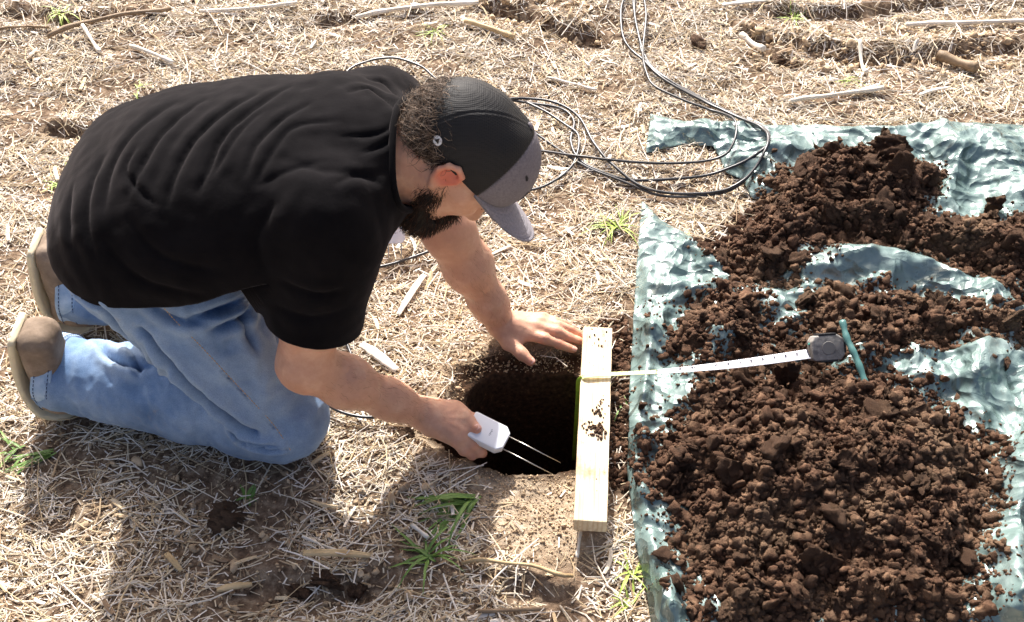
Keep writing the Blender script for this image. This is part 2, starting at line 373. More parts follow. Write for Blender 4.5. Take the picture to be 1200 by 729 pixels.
def iso(fld, h, lo, hi, proj=2, nb=16, post=None):
    """surface nets over the blocks the surface crosses; post(P, d) may bend the field (fine relief)"""
    lo = np.asarray(lo, float); hi = np.asarray(hi, float); B = nb * h; nbk = np.ceil((hi - lo) / B).astype(int)
    g = np.stack(np.meshgrid(*[np.arange(k) for k in nbk], indexing='ij'), -1).reshape(-1, 3)
    cen = lo + (g + .5) * B; keep = np.zeros(len(g), bool)
    for i in range(0, len(g), 4096): keep[i:i + 4096] = np.abs(fld.ev(cen[i:i + 4096])) < B * .95 + .012
    g = g[keep]; cen = cen[keep]
    loc = np.arange(nb + 1); L = np.stack(np.meshgrid(loc, loc, loc, indexing='ij'), -1)
    K = 1 << 20
    def key(ijk): return (ijk[..., 0] * K + ijk[..., 1]) * K + ijk[..., 2]
    vk = []; vp = []; ek = []
    corners = np.array([(a, b, c) for a in (0, 1) for b in (0, 1) for c in (0, 1)])
    edges = [(i, j) for i in range(8) for j in range(i + 1, 8) if np.abs(corners[i] - corners[j]).sum() == 1]
    for gi, c in zip(g, cen):
        pr = fld.pick(c, B * .87)
        base = gi * nb; P = lo + (base + L) * h
        d = fld.ev(P.reshape(-1, 3), pr)
        if post is not None: d = post(P.reshape(-1, 3), d)
        d = d.reshape(nb + 1, nb + 1, nb + 1); neg = d < 0
        if neg.all() or not neg.any(): continue
        cc = [neg[a:a + nb, b:b + nb, q:q + nb] for a, b, q in corners]
        sm_ = sum(x.astype(np.int8) for x in cc); act = np.argwhere((sm_ > 0) & (sm_ < 8))
        if not len(act): continue
        dv = np.stack([d[act[:, 0] + a, act[:, 1] + b, act[:, 2] + q] for a, b, q in corners], -1)
        acc_ = np.zeros((len(act), 3)); cnt = np.zeros(len(act))
        for i, j in edges:
            x = (dv[:, i] < 0) != (dv[:, j] < 0); t = dv[:, i] / (dv[:, i] - dv[:, j] + 1e-15); t = np.where(x, t, 0)
            acc_ += x[:, None] * (corners[i] + t[:, None] * (corners[j] - corners[i])); cnt += x
        P0 = lo + (base + act + acc_ / cnt[:, None]) * h
        for _ in range(proj):
            e = h * .3
            def E(Q):
                r = fld.ev(Q, pr); return post(Q, r) if post is not None else r
            d0 = E(P0); G_ = np.stack([E(P0 + e * np.eye(3)[k]) - E(P0 - e * np.eye(3)[k]) for k in range(3)], -1) / (2 * e)
            st = -d0[:, None] * G_ / ((G_ ** 2).sum(-1)[:, None] + 1e-3)
            nrm = np.linalg.norm(st, axis=1)[:, None]; P0 = P0 + st * np.minimum(1, h * .6 / (nrm + 1e-12))
        vk.append(key(base + act)); vp.append(P0)
        for ax in range(3):
            sl = [slice(0, nb)] * 3; s2 = list(sl); s2[ax] = slice(1, nb + 1)
            a_ = neg[tuple(sl)]; b_ = neg[tuple(s2)]; q = np.argwhere(a_ != b_)
            if len(q): ek.append(np.column_stack([base + q, np.full(len(q), ax), a_[q[:, 0], q[:, 1], q[:, 2]]]))
    vk = np.concatenate(vk); vp = np.vstack(vp); o = np.argsort(vk); vk = vk[o]; vp = vp[o]; ek = np.vstack(ek)
    FF = []
    for ax in range(3):
        e = ek[ek[:, 3] == ax]; u_, v_ = np.eye(3, dtype=int)[(ax + 1) % 3], np.eye(3, dtype=int)[(ax + 2) % 3]
        q = [key(e[:, :3] - du * u_ - dv_ * v_) for du, dv_ in ((0, 0), (1, 0), (1, 1), (0, 1))]
        ii = [np.minimum(np.searchsorted(vk, k), len(vk) - 1) for k in q]; ok = np.all([vk[i] == k for i, k in zip(ii, q)], 0)
        f = np.stack(ii, -1)[ok]; fl = e[ok, 4] == 0; f[fl] = f[fl][:, ::-1]; FF.append(f)
    return vp, np.vstack(FF)
def compact(V, F, *attrs):
    used = np.zeros(len(V), bool); used[F.ravel()] = True; m_ = np.cumsum(used) - 1
    return (V[used], m_[F]) + tuple(a[used] for a in attrs)
def vnormals(V, F):
    n = np.cross(V[F[:, 2]] - V[F[:, 0]], V[F[:, 3]] - V[F[:, 1]]); N = np.zeros_like(V)
    for k in range(4): np.add.at(N, F[:, k], n)
    return N / (np.linalg.norm(N, axis=1)[:, None] + 1e-12)
def trim(V, F, g, it=2):
    """keep the side g < 0 and pull the rim onto g = 0"""
    gv = g(V); keep = (gv[F] < 0).any(1); F = F[keep]; V, F = compact(V, F)
    for _ in range(it):
        gv = g(V); k = gv > 0; e = 1e-4; Q = V[k]
        gr = np.stack([g(Q + e * np.eye(3)[i]) - g(Q - e * np.eye(3)[i]) for i in range(3)], -1) / (2 * e)
        V[k] = Q - gv[k][:, None] * gr / ((gr ** 2).sum(-1)[:, None] + 1e-9)
    return V, F
def march(fld, u, v, t0=.6):
    a = (u - 600) / FPX; b = (v - 364.5) / FPX; d = A(a, CP - b * SP, -SP - b * CP); d /= np.linalg.norm(d); p = A(0, 0, CAM_H) + d * t0
    for _ in range(80):
        s = fld.ev(p[None])[0]
        if s < 5e-4: break
        p = p + d * min(s, .1) * .9
        if p[2] < -.3: return None
    return p
def dist3(P, pts):
    d = np.full(len(P), 1e9); tt = np.zeros(len(P)); n = len(pts) - 1
    for i in range(n):
        e = pts[i + 1] - pts[i]; q = P - pts[i]; t = np.clip(q @ e / (e @ e + 1e-12), 0, 1); r = np.linalg.norm(q - t[:, None] * e, axis=1)
        k = r < d; d[k] = r[k]; tt[k] = (i + t[k]) / n
    return d, tt
def nrm(v): v = np.asarray(v, float); return v / np.linalg.norm(v)
# ================================================================== the kneeling man
person = tag(empty('person', (-.5, 1.33, 0)), 'man in black t-shirt, jeans and trucker cap kneeling and leaning over the dug hole', 'person')
# joints in the place
hipN, hipF = A(-.56, 1.255, .375), A(-.58, 1.44, .375)
kneeN, kneeF = A(-.385, 1.187, .066), A(-.42, 1.46, .066)
ankN, ankF = A(-.772, 1.272, .082), A(-.792, 1.47, .088)
shN, shF = A(-.265, 1.215, .485), A(-.205, 1.475, .475)
elN, wrN = px(357, 427, .258), px(497, 485, .062)
elF, wrF = A(-.108, 1.43, .265), px(587, 379, .036)
HS = .87; hc = A(-.089, 1.334, .501)                       # between the ears
th = math.radians(27)
U_ = nrm(A(.87, .03, .49)); F_ = nrm(A(.47, -.20, -.86)); F_ = nrm(F_ - U_ * (F_ @ U_)); L_ = np.cross(U_, F_)   # up, face, left ear
HR = np.stack([F_, L_, U_], 1)
def hd(f, l, u): return hc + HS * (F_ * f + L_ * l + U_ * u)
# L_ : left ear side (far from the camera)
body = Field()
core = [A(-.60, 1.35, .36), A(-.52, 1.35, .42), A(-.40, 1.345, .455), A(-.26, 1.35, .475)]
body.add(chain(core, [.085, .08, .09, .085], n=(0, 1, 0), s=1.35), .04)
body.add(rc(shN, shF, .05, .05), .05)
for hip, kn, an in ((hipN, kneeN, ankN), (hipF, kneeF, ankF)):
    body.add(rc(core[0], hip, .08, .075), .03); body.add(rc(hip, kn, .065, .05), .02); body.add(rc(kn, an, .048, .034), .02); body.add(rc(an, an + A(-.015, 0, .0), .032, .026), .02)
# neck and head
body.add(chain([A(-.225, 1.35, .485), A(-.165, 1.346, .498), hd(-.025, 0, -.03)], [.068, .060, .055]), .03)
body.add(rc(hd(-.035, 0, -.02), A(-.20, 1.35, .505), .042, .045), .02)
body.add(el(hd(-.008, 0, .043), (.097, .077, .088), HR), .02)
body.add(el(hd(.04, 0, -.02), (.052, .058, .075), HR), .03)
for s in (-1, 1):
    body.add(rc(hd(.0, .056 * s, -.03), hd(.062, .026 * s, -.088), .016, .016), .03)
    body.add(rc(hd(.068, .036 * s, -.008), hd(.045, .055 * s, .0), .017, .014), .02)      # cheek bone
    body.add(el(hd(.088, .031 * s, .018), (.014, .018, .012), HR), .012, '-')               # eye socket
    body.add(el(hd(.0775, .031 * s, .018), (.0145, .0155, .013), HR), .003)                  # closed lid
body.add(rc(hd(.072, -.012, -.098), hd(.072, .012, -.098), .02, .02), .025)
body.add(rc(hd(.078, -.04, .036), hd(.078, .04, .036), .014, .014), .018)
body.add(chain([hd(.086, 0, .022), hd(.098, 0, .0), hd(.110, 0, -.022)], [.009, .010, .012]), .01)
for s in (-1, 1): body.add(rc(hd(.098, .011 * s, -.026), hd(.09, .013 * s, -.026), .007, .007), .008)
body.add(rc(hd(.086, -.017, -.052), hd(.086, .017, -.052), .0075, .0075), .008); body.add(rc(hd(.084, -.015, -.064), hd(.084, .015, -.064), .008, .008), .006)
for s in (-1, 1):                                                                              # ears
    e0 = lambda f, u, o=.0: hd(-.008 + f, (.0745 + o) * s, u)
    body.add(chain([e0(.012, -.004), e0(.015, .014, .005), e0(.008, .030, .011), e0(-.008, .034, .015), e0(-.021, .024, .017), e0(-.022, .006, .014), e0(-.012, -.014, .008), e0(.002, -.026, .003), e0(.008, -.024)], [.0035, .0038, .0042, .0042, .0045, .0042, .004, .0058, .0045]), .003)
    body.add(el(e0(-.004, .004, .006), (.018, .0035, .027), HR), .004)
    body.add(el(e0(.004, .0, .012), (.007, .007, .009), HR), .003, '-'); body.add(el(e0(-.006, .012, .015), (.009, .005, .012), HR), .004, '-')
# near (right) arm
body.add(rc(shN, shN * .35 + elN * .65, .050, .046), .03); body.add(rc(shN * .35 + elN * .65, elN, .044, .038), .03)
dN = nrm(wrN - elN); body.add(rc(elN, elN + dN * .085, .037, .038), .03); body.add(rc(elN + dN * .085, elN + dN * .19, .037, .028), .03)
body.add(rc(elN + dN * .18, wrN, .028, .0235, n=(0, 1, -.5), s=1.12), .03)
# far (left) arm
body.add(rc(shF, shF * .4 + elF * .6, .052, .047), .03); body.add(rc(shF * .4 + elF * .6, elF, .046, .041), .03)
dF = nrm(wrF - elF); body.add(rc(elF, elF + dF * .085, .040, .041), .03); body.add(rc(elF + dF * .085, elF + dF * .19, .039, .029), .03)
body.add(rc(elF + dF * .18, wrF, .029, .023), .03)
# far hand, flat on the ground ; (u, v, z, r)
def J(l): return [px(u, v, z) for u, v, z, r in l], [r for u, v, z, r in l]
def add_chain(l, k=.004): p, r = J(l); body.add(chain(p, r), k); return p
mcpF = [(620.5, 391.5, .030, .0125), (629, 383.5, .033, .0118), (635, 378.2, .031, .0112), (636.5, 372.6, .027, .0105)]
root = (594, 381, .034, .017)
for i, (mc, w0) in enumerate(zip(mcpF, [(594, 388, .030, .015), (593, 383, .034, .016), (592, 378.5, .033, .015), (591, 374, .03, .014)])):
    p, r = J([w0, mc]); body.add(chain(p, r), .014)
p, r = J([(587, 379, .036, .023), (600, 382, .034, .017)]); body.add(chain(p, r), .02)
fingF = [[mcpF[0], (638, 397, .031, .0098), (655, 403.2, .020, .0085), (671.5, 409.5, .012, .0070)],
         [mcpF[1], (651.5, 388.6, .032, .0098), (667, 395.2, .022, .0085), (682.5, 401.0, .013, .0070)],
         [mcpF[2], (654, 381.4, .030, .0094), (668.5, 386.8, .021, .0080), (682.5, 393.0, .012, .0068)],
         [mcpF[3], (650.5, 376.0, .027, .0083), (661, 379.4, .019, .0072), (671, 383.2, .011, .0062)]]
for f in fingF: add_chain(f, .0045)
thF = [(590, 392, .026, .016), (597.5, 402.5, .022, .0135), (611, 414.5, .020, .0110), (622, 423.5, .014, .0085)]
add_chain(thF, .008); p, r = J([(594, 388, .028, .014), (610, 397, .024, .010)]); body.add(chain(p, r), .012)
# near hand, closed round the sensor
add_chain([(497, 485, .062, .025), (509, 490, .060, .021)], .02)
mcpN = [(539, 484.5, .060, .0120), (543, 495.5, .062, .0122), (541, 507, .058, .0118), (535, 517.5, .050, .0110)]
for w0, mc in zip([(509, 482, .058, .018), (509, 488, .062, .018), (508, 494, .060, .017), (507, 499, .054, .016)], mcpN): add_chain([w0, mc], .016)
fingN = [[mcpN[0], (555, 491, .040, .0098), (563, 501, .020, .0086), (556, 508, .010, .0075)],
         [mcpN[1], (560, 506, .038, .0100), (566, 515, .018, .0088), (556, 519, .008, .0075)],
         [mcpN[2], (553.5, 521.5, .040, .0100), (563, 529.5, .024, .0092), (566, 531.5, .012, .0078)],
         [mcpN[3], (544, 527.5, .034, .0090), (553, 533, .020, .0080), (558, 533, .008, .0068)]]
for f in fingN: add_chain(f, .0045)
thN = [(513, 479, .054, .017), (533, 479.5, .060, .0135), (546, 489.5, .064, .0112), (558.5, 502.5, .0625, .0092)]
add_chain(thN, .009); add_chain([(520, 484, .056, .015), (538, 490, .058, .012)], .014)
def nails(l, up):
    p, r = J(l[-2:]); d = nrm(p[1] - p[0]); return p[1] + d * .001, d, r[1]
def skin_post(P, d):
    return d - .0010 * noise(P[:, 0] * 45, P[:, 1] * 45, P[:, 2] * 45) - .0004 * noise(P[:, 0] * 140, P[:, 1] * 140, P[:, 2] * 140)
V, F = iso(body, .0034 if not FASTSDF else .004, (-.95, 1.0, -.05), (.2, 1.65, .75), post=skin_post)
# veins / tendons on the hand backs and colour zones
red = np.zeros(len(V)); N = vnormals(V, F)
for c, r in [(hd(-.008, -.085, .01), .03)] : red = np.maximum(red, smooth(r, r * .4, np.linalg.norm(V - c, axis=1)))  # near ear reddened: sun shining through it is put into the colour
for l in fingF + fingN + [thF, thN]:
    p, _ = J(l); 
    for q in p[:1] + p[1:3] + p[3:]: red = np.maximum(red, .55 * smooth(.014, .005, np.linalg.norm(V - q, axis=1)))
for l in fingF: # extensor tendons
    p, _ = J([(592, 381, .04, 0), l[0]]); p[0][2] = .052; p[1][2] = l[0][2] + .012
    d, t = dist3(V, np.array(p)); V = V + N * (.0014 * np.exp(-(d / .004) ** 2) * smooth(.2, .5, t))[:, None]
for l in fingN:
    p, _ = J([(512, 489, .08, 0), l[0]]); p[1][2] += .012
    d, t = dist3(V, np.array(p)); V = V + N * (.0013 * np.exp(-(d / .004) ** 2) * smooth(.2, .5, t))[:, None]
for l in fingF + fingN + [thF, thN]: # knuckle creases
    p, r = J(l)
    for q in (1, 2):
        ax = nrm(p[q + 1] - p[q - 1])
        for o in (-.002, .001, .004):
            s = (V - p[q]) @ ax - o; w = smooth(.016, .010, np.linalg.norm(V - p[q], axis=1)); V = V - N * (.00045 * np.exp(-(s / .0009) ** 2) * w * smooth(0, .5, N[:, 2]))[:, None]
for o in (.0, .004): # wrist creases
    s = (V - wrF) @ dF - o - .006; V = V - N * (.0009 * np.exp(-(s / .0012) ** 2) * smooth(.045, .03, np.linalg.norm(V - wrF, axis=1)))[:, None]
me = np_mesh('body', V, F, True, np.stack([red, 0 * red, 0 * red], -1))
m = M('skin', rough=.48, spec=.35)
m.b.inputs['Subsurface Weight'].default_value = .12; m.b.inputs['Subsurface Radius'].default_value = (.012, .004, .002); m.b.inputs['Subsurface Scale'].default_value = 1.0
base = m.ramp(m.noise(28, 5, .6), [(.25, rgb('#c2937a')), (.5, rgb('#cc9c82')), (.75, rgb('#dab096'))])
base = m.mix(m.ramp(m.noise(160, 4, .7), [(.45, 0.), (.75, .2)]), base, rgb('#b6765c'))
sep = m.t.nodes.new('ShaderNodeSeparateColor'); m.t.links.new(m.attr(), sep.inputs[0])
base = m.mix(sep.outputs[0], base, rgb('#d17660')); m.set('Base Color', base)
m.bump(m.noise(90, 5, .65), .25, .0015).bump(m.noise(700, 3, .6), .4, .0008).bump(m.vor(420), .15, .0006)
skin = link('body', me, m.m, person)
# fine hair on the forearms
HAIR_AREAS = [(elN + dN * .02, wrN, .055, 600), (elF + dF * .03, wrF, .05, 450)]
# finger nails
nm = M('nail', rgb('#dfae9f'), .3, .5).m
for l in fingF + [thF, thN]:
    p, r = J(l); d = nrm(p[3] - p[2]); up = nrm(A(0, -.25, 1) - d * (A(0, -.25, 1) @ d)); sd = np.cross(d, up); rr = r[3]
    v = []
    for i in range(6):
        for j in range(5):
            a_ = (j / 4 - .5) * 1.7; t_ = -.0045 + .011 * i / 5; k = (rr + .0005) * (1 - .18 * (i / 5) ** 2)
            v.append(p[3] + d * (t_) + up * (math.cos(a_) * k - .0008 * (i == 0)) + sd * math.sin(a_) * k * .95 * (1 - .25 * (i in (0, 5))))
    f = [(i * 5 + j, i * 5 + j + 1, (i + 1) * 5 + j + 1, (i + 1) * 5 + j) for i in range(5) for j in range(4)]
    link('fingernail', np_mesh('fingernail', np.array(v), np.array(f)), nm, person)

# ------------------------------------------------------------------ t-shirt
shirt = Field()
shirt.add(chain([A(-.575, 1.35, .385), A(-.50, 1.35, .425), A(-.38, 1.345, .455), A(-.285, 1.35, .475)], [.132, .128, .118, .098], n=(0, 1, 0), s=1.42), .05)
shirt.add(rc(A(-.55, 1.27, .37), A(-.36, 1.25, .42), .115, .10), .06)
shirt.add(rc(A(-.58, 1.45, .38), A(-.36, 1.43, .465), .10, .085), .03)
shirt.add(rc(A(-.55, 1.34, .34), A(-.38, 1.33, .42), .10, .10), .05); shirt.add(rc(A(-.575, 1.275, .385), A(-.58, 1.42, .385), .119, .119), .03)
shirt.add(rc(A(-.31, 1.29, .49), A(-.27, 1.41, .50), .08, .08), .05)
shirt.add(rc(shN, shF, .070, .070), .05)
sm_ = shN * .35 + elN * .65
shirt.add(rc(shN, sm_, .070, .060), .035); shirt.add(rc(sm_, elN, .059, .057), .02)
fm_ = shF * .45 + elF * .55
shirt.add(rc(shF, fm_, .068, .062), .03)
shirt.add(rc(A(-.235, 1.28, .455), A(-.20, 1.41, .45), .07, .07), .04); shirt.add(rc(A(-.25, 1.20, .45), A(-.285, 1.185, .33), .062, .060), .03)          # chest cloth hanging
shirt.add(rc(A(-.235, 1.35, .50), A(-.150, 1.345, .508), .084, .074), .04); shirt.add(rc(A(-.24, 1.25, .50), A(-.192, 1.30, .50), .055, .050), .03)     # collar
# hem and openings
def plane3(a, b, c, inside):
    n = nrm(np.cross(b - a, c - a)); 
    if (inside - a) @ n > 0: n = -n
    return a, n
ha, hb_ = A(-.715, 1.35, .425), march(shirt, 318, 334); hl = np.linalg.norm((hb_ - ha)[[0, 2]]); hn = nrm(np.cross(A(0, 1, 0), hb_ - ha)); hn = hn if hn[2] < 0 else -hn
print('hem', ha, hb_, hn)
def g_hem(P):
    t = ((P - ha) @ nrm(np.cross(hn, A(0, 1, 0)))); t = np.clip(np.abs(t) / hl, 0, 1.2)
    r = (P - ha) @ hn - .046 * np.sin(np.pi * np.clip(t, 0, 1) ** .8) - .004 * np.sin(P[:, 0] * 34 + P[:, 1] * 21)
    return np.where((dist3(P, np.array([shN + A(.02, 0, 0), elN]))[0] < .088) & (P[:, 0] > -.405), -1., r)
aN = nrm(elN - shN); sN0 = elN - aN * .068
def g_sn(P):
    s = (P - sN0) @ aN; q = np.linalg.norm((P - sN0) - s[:, None] * aN, axis=1); return np.where((q < .11) & ((P - shN) @ aN > .14), s, -1.) 
aF = nrm(elF - shF); sF0 = shF + aF * .17
def g_sf(P):
    s = (P - sF0) @ aF; q = np.linalg.norm((P - sF0) - s[:, None] * aF, axis=1); return np.where(q < .11, s, -1.)
nk = A(-.150, 1.345, .508); nkd = nrm(hd(-.02, 0, -.03) - A(-.25, 1.35, .50)); nkd = nrm(nkd + A(.1, -.05, .20))
def g_nk(P):
    s = (P - nk) @ nkd; q = np.linalg.norm((P - nk) - s[:, None] * nkd, axis=1); return np.where(q < .10, s, -1.)
V, F = iso(shirt, .0040 if not FASTSDF else .006, (-.95, 1.0, .05), (.1, 1.75, .80))
# folds traced on the cloth: (points, width, depth)
folds = [([(238, 118), (196, 150), (172, 185), (152, 228)], .010, .011), ([(298, 112), (262, 132), (228, 165), (206, 205), (196, 240)], .010, .012), ([(338, 102), (300, 126), (262, 160), (244, 200), (232, 225)], .010, .012),
         ([(312, 128), (285, 150), (262, 185), (252, 205)], .008, .008), ([(362, 122), (330, 140), (300, 170), (288, 205)], .008, .009), ([(395, 142), (345, 150), (318, 180), (300, 215)], .008, .007),
         ([(120, 185), (108, 215), (102, 260), (112, 300)], .011, .009), ([(160, 175), (148, 200), (165, 225), (182, 240)], .007, .008), ([(86, 215), (80, 250), (84, 290)], .009, .007), ([(205, 120), (160, 152), (132, 195), (122, 245)], .011, .009),
         ([(430, 92), (450, 98), (466, 112), (474, 130)], .008, .010), ([(410, 108), (432, 104), (455, 118), (468, 136)], .008, .011), ([(425, 180), (445, 172), (462, 160), (470, 150)], .007, .009), ([(400, 160), (440, 158), (466, 145)], .007, .007),
         ([(330, 185), (380, 200), (430, 205), (455, 200)], .016, .006), ([(395, 215), (420, 205), (445, 215)], .009, .007), ([(300, 220), (340, 200), (380, 190)], .010, .005),
         ([(150, 255), (190, 300), (260, 320)], .014, .008), ([(120, 280), (170, 330), (240, 345)], .012, .008), ([(320, 240), (300, 280), (310, 320)], .012, .009), ([(330, 330), (370, 345), (400, 340)], .010, .008), ([(325, 360), (365, 372), (405, 362)], .010, .006)]
N = vnormals(V, F); disp = np.zeros(len(V))
for pts, w, a_ in folds:
    q = [march(shirt, u, v) for u, v in pts]; q = [p for p in q if p is not None]
    if len(q) < 2: continue
    q = spline(q, 5); d, t = dist3(V, q); k = np.sin(np.pi * np.clip(t * .94 + .03, 0, 1)) ** .6
    disp += .46 * a_ * k * (-1.0 * np.exp(-(d / (w * .42)) ** 2) + .45 * np.exp(-((d - w * 1.5) / (w * .9)) ** 2))
# general slack
Xw = V @ nrm(A(.9, .25, .2)); Yw = V @ nrm(A(-.2, .6, -.75))
disp += .0020 * noise(Xw * 16, Yw * 6, V[:, 2] * 5) + .0014 * np.abs(noise(Xw * 34 + 4, Yw * 12)) + .0012 * noise(V[:, 0] * 40, V[:, 1] * 40, V[:, 2] * 40)
V = V + N * disp[:, None]
V, F = trim(V, F, g_hem, 4); V, F = trim(V, F, g_sn, 5); V, F = trim(V, F, g_sf, 4); V, F = trim(V, F, g_nk, 4)
cloth = M('black_cotton', rough=.92, spec=.05)
cloth.b.inputs['Sheen Weight'].default_value = .11; cloth.b.inputs['Sheen Roughness'].default_value = .45; cloth.b.inputs['Sheen Tint'].default_value = (.62, .56, .58, 1)
cloth.set('Base Color', cloth.ramp(cloth.noise(14, 5, .6), [(.3, (.0032, .0030, .0036)), (.7, (.0068, .0062, .0070))]))
cloth.bump(cloth.noise(900, 2, .5), .3, .0006).bump(cloth.noise(60, 4, .6), .25, .003)
so = link('t_shirt', np_mesh('t_shirt', V, F), cloth.m, person)
md = so.modifiers.new('thickness', 'SOLIDIFY'); md.thickness = .0025; md.offset = -1
def rim(fld, g, c, n_, rad, name, mt, par, r=.004, k=48, off=.001, width=None):
    """a sewn band that follows a cut opening"""
    n_ = nrm(n_); a_ = nrm(np.cross(n_, A(0, 0, 1) if abs(n_[2]) < .8 else A(1, 0, 0))); b_ = np.cross(n_, a_); pts = []
    for i in range(k):
        an = 2 * np.pi * i / k; d = a_ * math.cos(an) + b_ * math.sin(an); lo_, hi_ = 0, rad
        for _ in range(26):
            md_ = (lo_ + hi_) / 2
            if fld.ev((c + d * md_)[None])[0] < 0: lo_ = md_
            else: hi_ = md_
        pts.append(c + d * (lo_ + off))
    pts = np.array(pts + pts[:2])
    V_, F_2 = tube(pts, r, 8, False); return link(name, from_quads(name, V_, F_2), mt, par)
rim(shirt, None, nk - nkd * .002, nkd, .15, 'collar', cloth.m, person, .0055, off=-.0005)

# ------------------------------------------------------------------ jeans
jean = Field()
jean.add(rc(A(-.578, 1.275, .38), A(-.583, 1.42, .38), .110, .110), .045)
jean.add(rc(A(-.50, 1.28, .42), A(-.50, 1.43, .42), .115, .115), .05)
for s, hip, kn, an in ((0, hipN, kneeN, ankN), (1, hipF, kneeF, ankF)):
    jean.add(rc(hip, kn + A(0, 0, .015), .108, .070), .03); jean.add(rc(kn + A(.004, 0, .004), kn + A(-.05, 0, .004), .068, .07), .02)
    jean.add(chain([kn, kn * .6 + an * .4 + A(0, 0, .008), an + A(-.0, 0, -.004)], [.068, .074, .062]), .022)
    jean.add(rc(an, an + nrm(an - kn) * .10, .0605, .058), .01)
def jean_post(P, d):
    return np.where(P[:, 2] < .03, -smin(-d, P[:, 2] - .0, .012), d)
    
V, F = iso(jean, .0040 if not FASTSDF else .006, (-1.0, 1.0, -.06), (-.2, 1.68, .60), post=jean_post)
N = vnormals(V, F); disp = np.zeros(len(V))
jf = [([(115, 402), (130, 418), (150, 428), (175, 432)], .009, .008), ([(150, 405), (160, 425), (165, 440)], .007, .007), ([(168, 398), (182, 420), (192, 438)], .007, .006), ([(200, 425), (205, 445)], .008, .005),
      ([(165, 385), (200, 420), (240, 458), (275, 487), (300, 505)], .009, .016), ([(275, 505), (300, 517), (325, 522)], .006, .009), ([(280, 515), (310, 524), (335, 526)], .005, .007), ([(270, 495), (290, 520)], .006, .006),
      ([(225, 372), (262, 362), (290, 345)], .010, .009), ([(250, 385), (280, 372), (300, 350)], .010, .008), ([(300, 340), (312, 370), (325, 400)], .008, .009), ([(100, 345), (125, 362), (150, 395)], .008, .008), ([(170, 350), (200, 372), (245, 378)], .010, .005),
      ([(290, 345), (285, 375), (300, 410)], .010, .006), ([(78, 318), (95, 340), (115, 350)], .008, .007)]
for pts, w, a_ in jf:
    q = [march(jean, u, v) for u, v in pts]; q = [p for p in q if p is not None]
    if len(q) < 2: continue
    q = spline(q, 5); d, t = dist3(V, q); k = np.sin(np.pi * np.clip(t * .94 + .03, 0, 1)) ** .6
    disp += 1.9 * a_ * k * (-1.0 * np.exp(-(d / (w * .5)) ** 2) + .5 * np.exp(-((d - w * 1.5) / (w * .9)) ** 2))
Lg = V @ nrm(A(.95, -.2, 0)); Cg = V @ nrm(A(.3, .6, .75)); disp += .0035 * (1 - 2 * np.abs(noise(Lg * 17 + 2, Cg * 9, V[:, 2] * 9))) * smooth(-.3, .3, noise(V[:, 0] * 7, V[:, 1] * 7 + 3, V[:, 2] * 7)) + .0018 * (1 - 2 * np.abs(noise(Lg * 36, Cg * 22 + 4, V[:, 2] * 20)))
disp += .003 * noise(V[:, 0] * 13, V[:, 1] * 13, V[:, 2] * 13) + .0016 * np.abs(noise(V[:, 0] * 30, V[:, 1] * 30, V[:, 2] * 30)) + .0008 * noise(V[:, 0] * 90, V[:, 1] * 90, V[:, 2] * 90)
# the sewn outside seam
seam2 = spline([march(jean, u, v) for u, v in [(96, 348), (118, 362), (140, 384), (160, 402)]], 6); disp += .0016 * np.exp(-(dist3(V, seam2)[0] / .005) ** 2) - .002 * np.exp(-(dist3(V, seam2)[0] / .002) ** 2)
seam_px = [(182, 352), (205, 378), (232, 405), (262, 437), (295, 472), (320, 500), (338, 527)]
seam = spline([march(jean, u, v) for u, v in seam_px], 6); d, t = dist3(V, seam); disp += .0018 * np.exp(-(d / .006) ** 2) - .0022 * np.exp(-(d / .002) ** 2)
V = V + N * disp[:, None]; DV = V.copy(); DD = disp.copy()
c_a = {}
for nm_, kn, an in (('n', kneeN, ankN), ('f', kneeF, ankF)):
    dd = nrm(an - kn); c0 = an + dd * .022
    def g_c(P, dd=dd, c0=c0):
        s = (P - c0) @ dd; q = np.linalg.norm((P - c0) - s[:, None] * dd, axis=1); return np.where(q < .09, s, -1.)
    V, F = trim(V, F, g_c); c_a[nm_] = (c0, dd)
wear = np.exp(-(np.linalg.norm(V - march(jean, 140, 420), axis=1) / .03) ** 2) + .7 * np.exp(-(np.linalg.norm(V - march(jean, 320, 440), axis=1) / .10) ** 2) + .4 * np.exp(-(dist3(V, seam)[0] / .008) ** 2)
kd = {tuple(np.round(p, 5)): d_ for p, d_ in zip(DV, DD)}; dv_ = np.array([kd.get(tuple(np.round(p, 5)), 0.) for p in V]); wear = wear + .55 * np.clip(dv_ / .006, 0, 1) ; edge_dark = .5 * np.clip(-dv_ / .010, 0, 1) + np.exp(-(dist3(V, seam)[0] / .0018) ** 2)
den = M('denim', rough=.85, spec=.15); den.b.inputs['Sheen Weight'].default_value = .15
v_ = den.noise(10, 5, .65); fine = den.noise(500, 3, .6, den.co((1, 1, 3)))
c = den.ramp(v_, [(.3, rgb('#4f6c91')), (.5, rgb('#6f8db3')), (.72, rgb('#97b0cd'))])
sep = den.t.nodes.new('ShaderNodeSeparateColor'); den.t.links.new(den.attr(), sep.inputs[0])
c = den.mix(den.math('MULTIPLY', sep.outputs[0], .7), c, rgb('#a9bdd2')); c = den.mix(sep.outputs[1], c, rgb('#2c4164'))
c = den.mix(den.ramp(fine, [(.4, .0), (.65, .35)]), c, rgb('#3c587f'))
c = den.mix(den.ramp(den.noise(35, 5, .7), [(.62, 0.), (.8, .35)]), c, rgb('#9a8f80'))
den.set('Base Color', c); den.bump(fine, .35, .001).bump(den.noise(40, 4, .6), .3, .003)
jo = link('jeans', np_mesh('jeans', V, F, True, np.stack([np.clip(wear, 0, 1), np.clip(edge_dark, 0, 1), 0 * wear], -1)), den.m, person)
md = jo.modifiers.new('thickness', 'SOLIDIFY'); md.thickness = .003; md.offset = -1
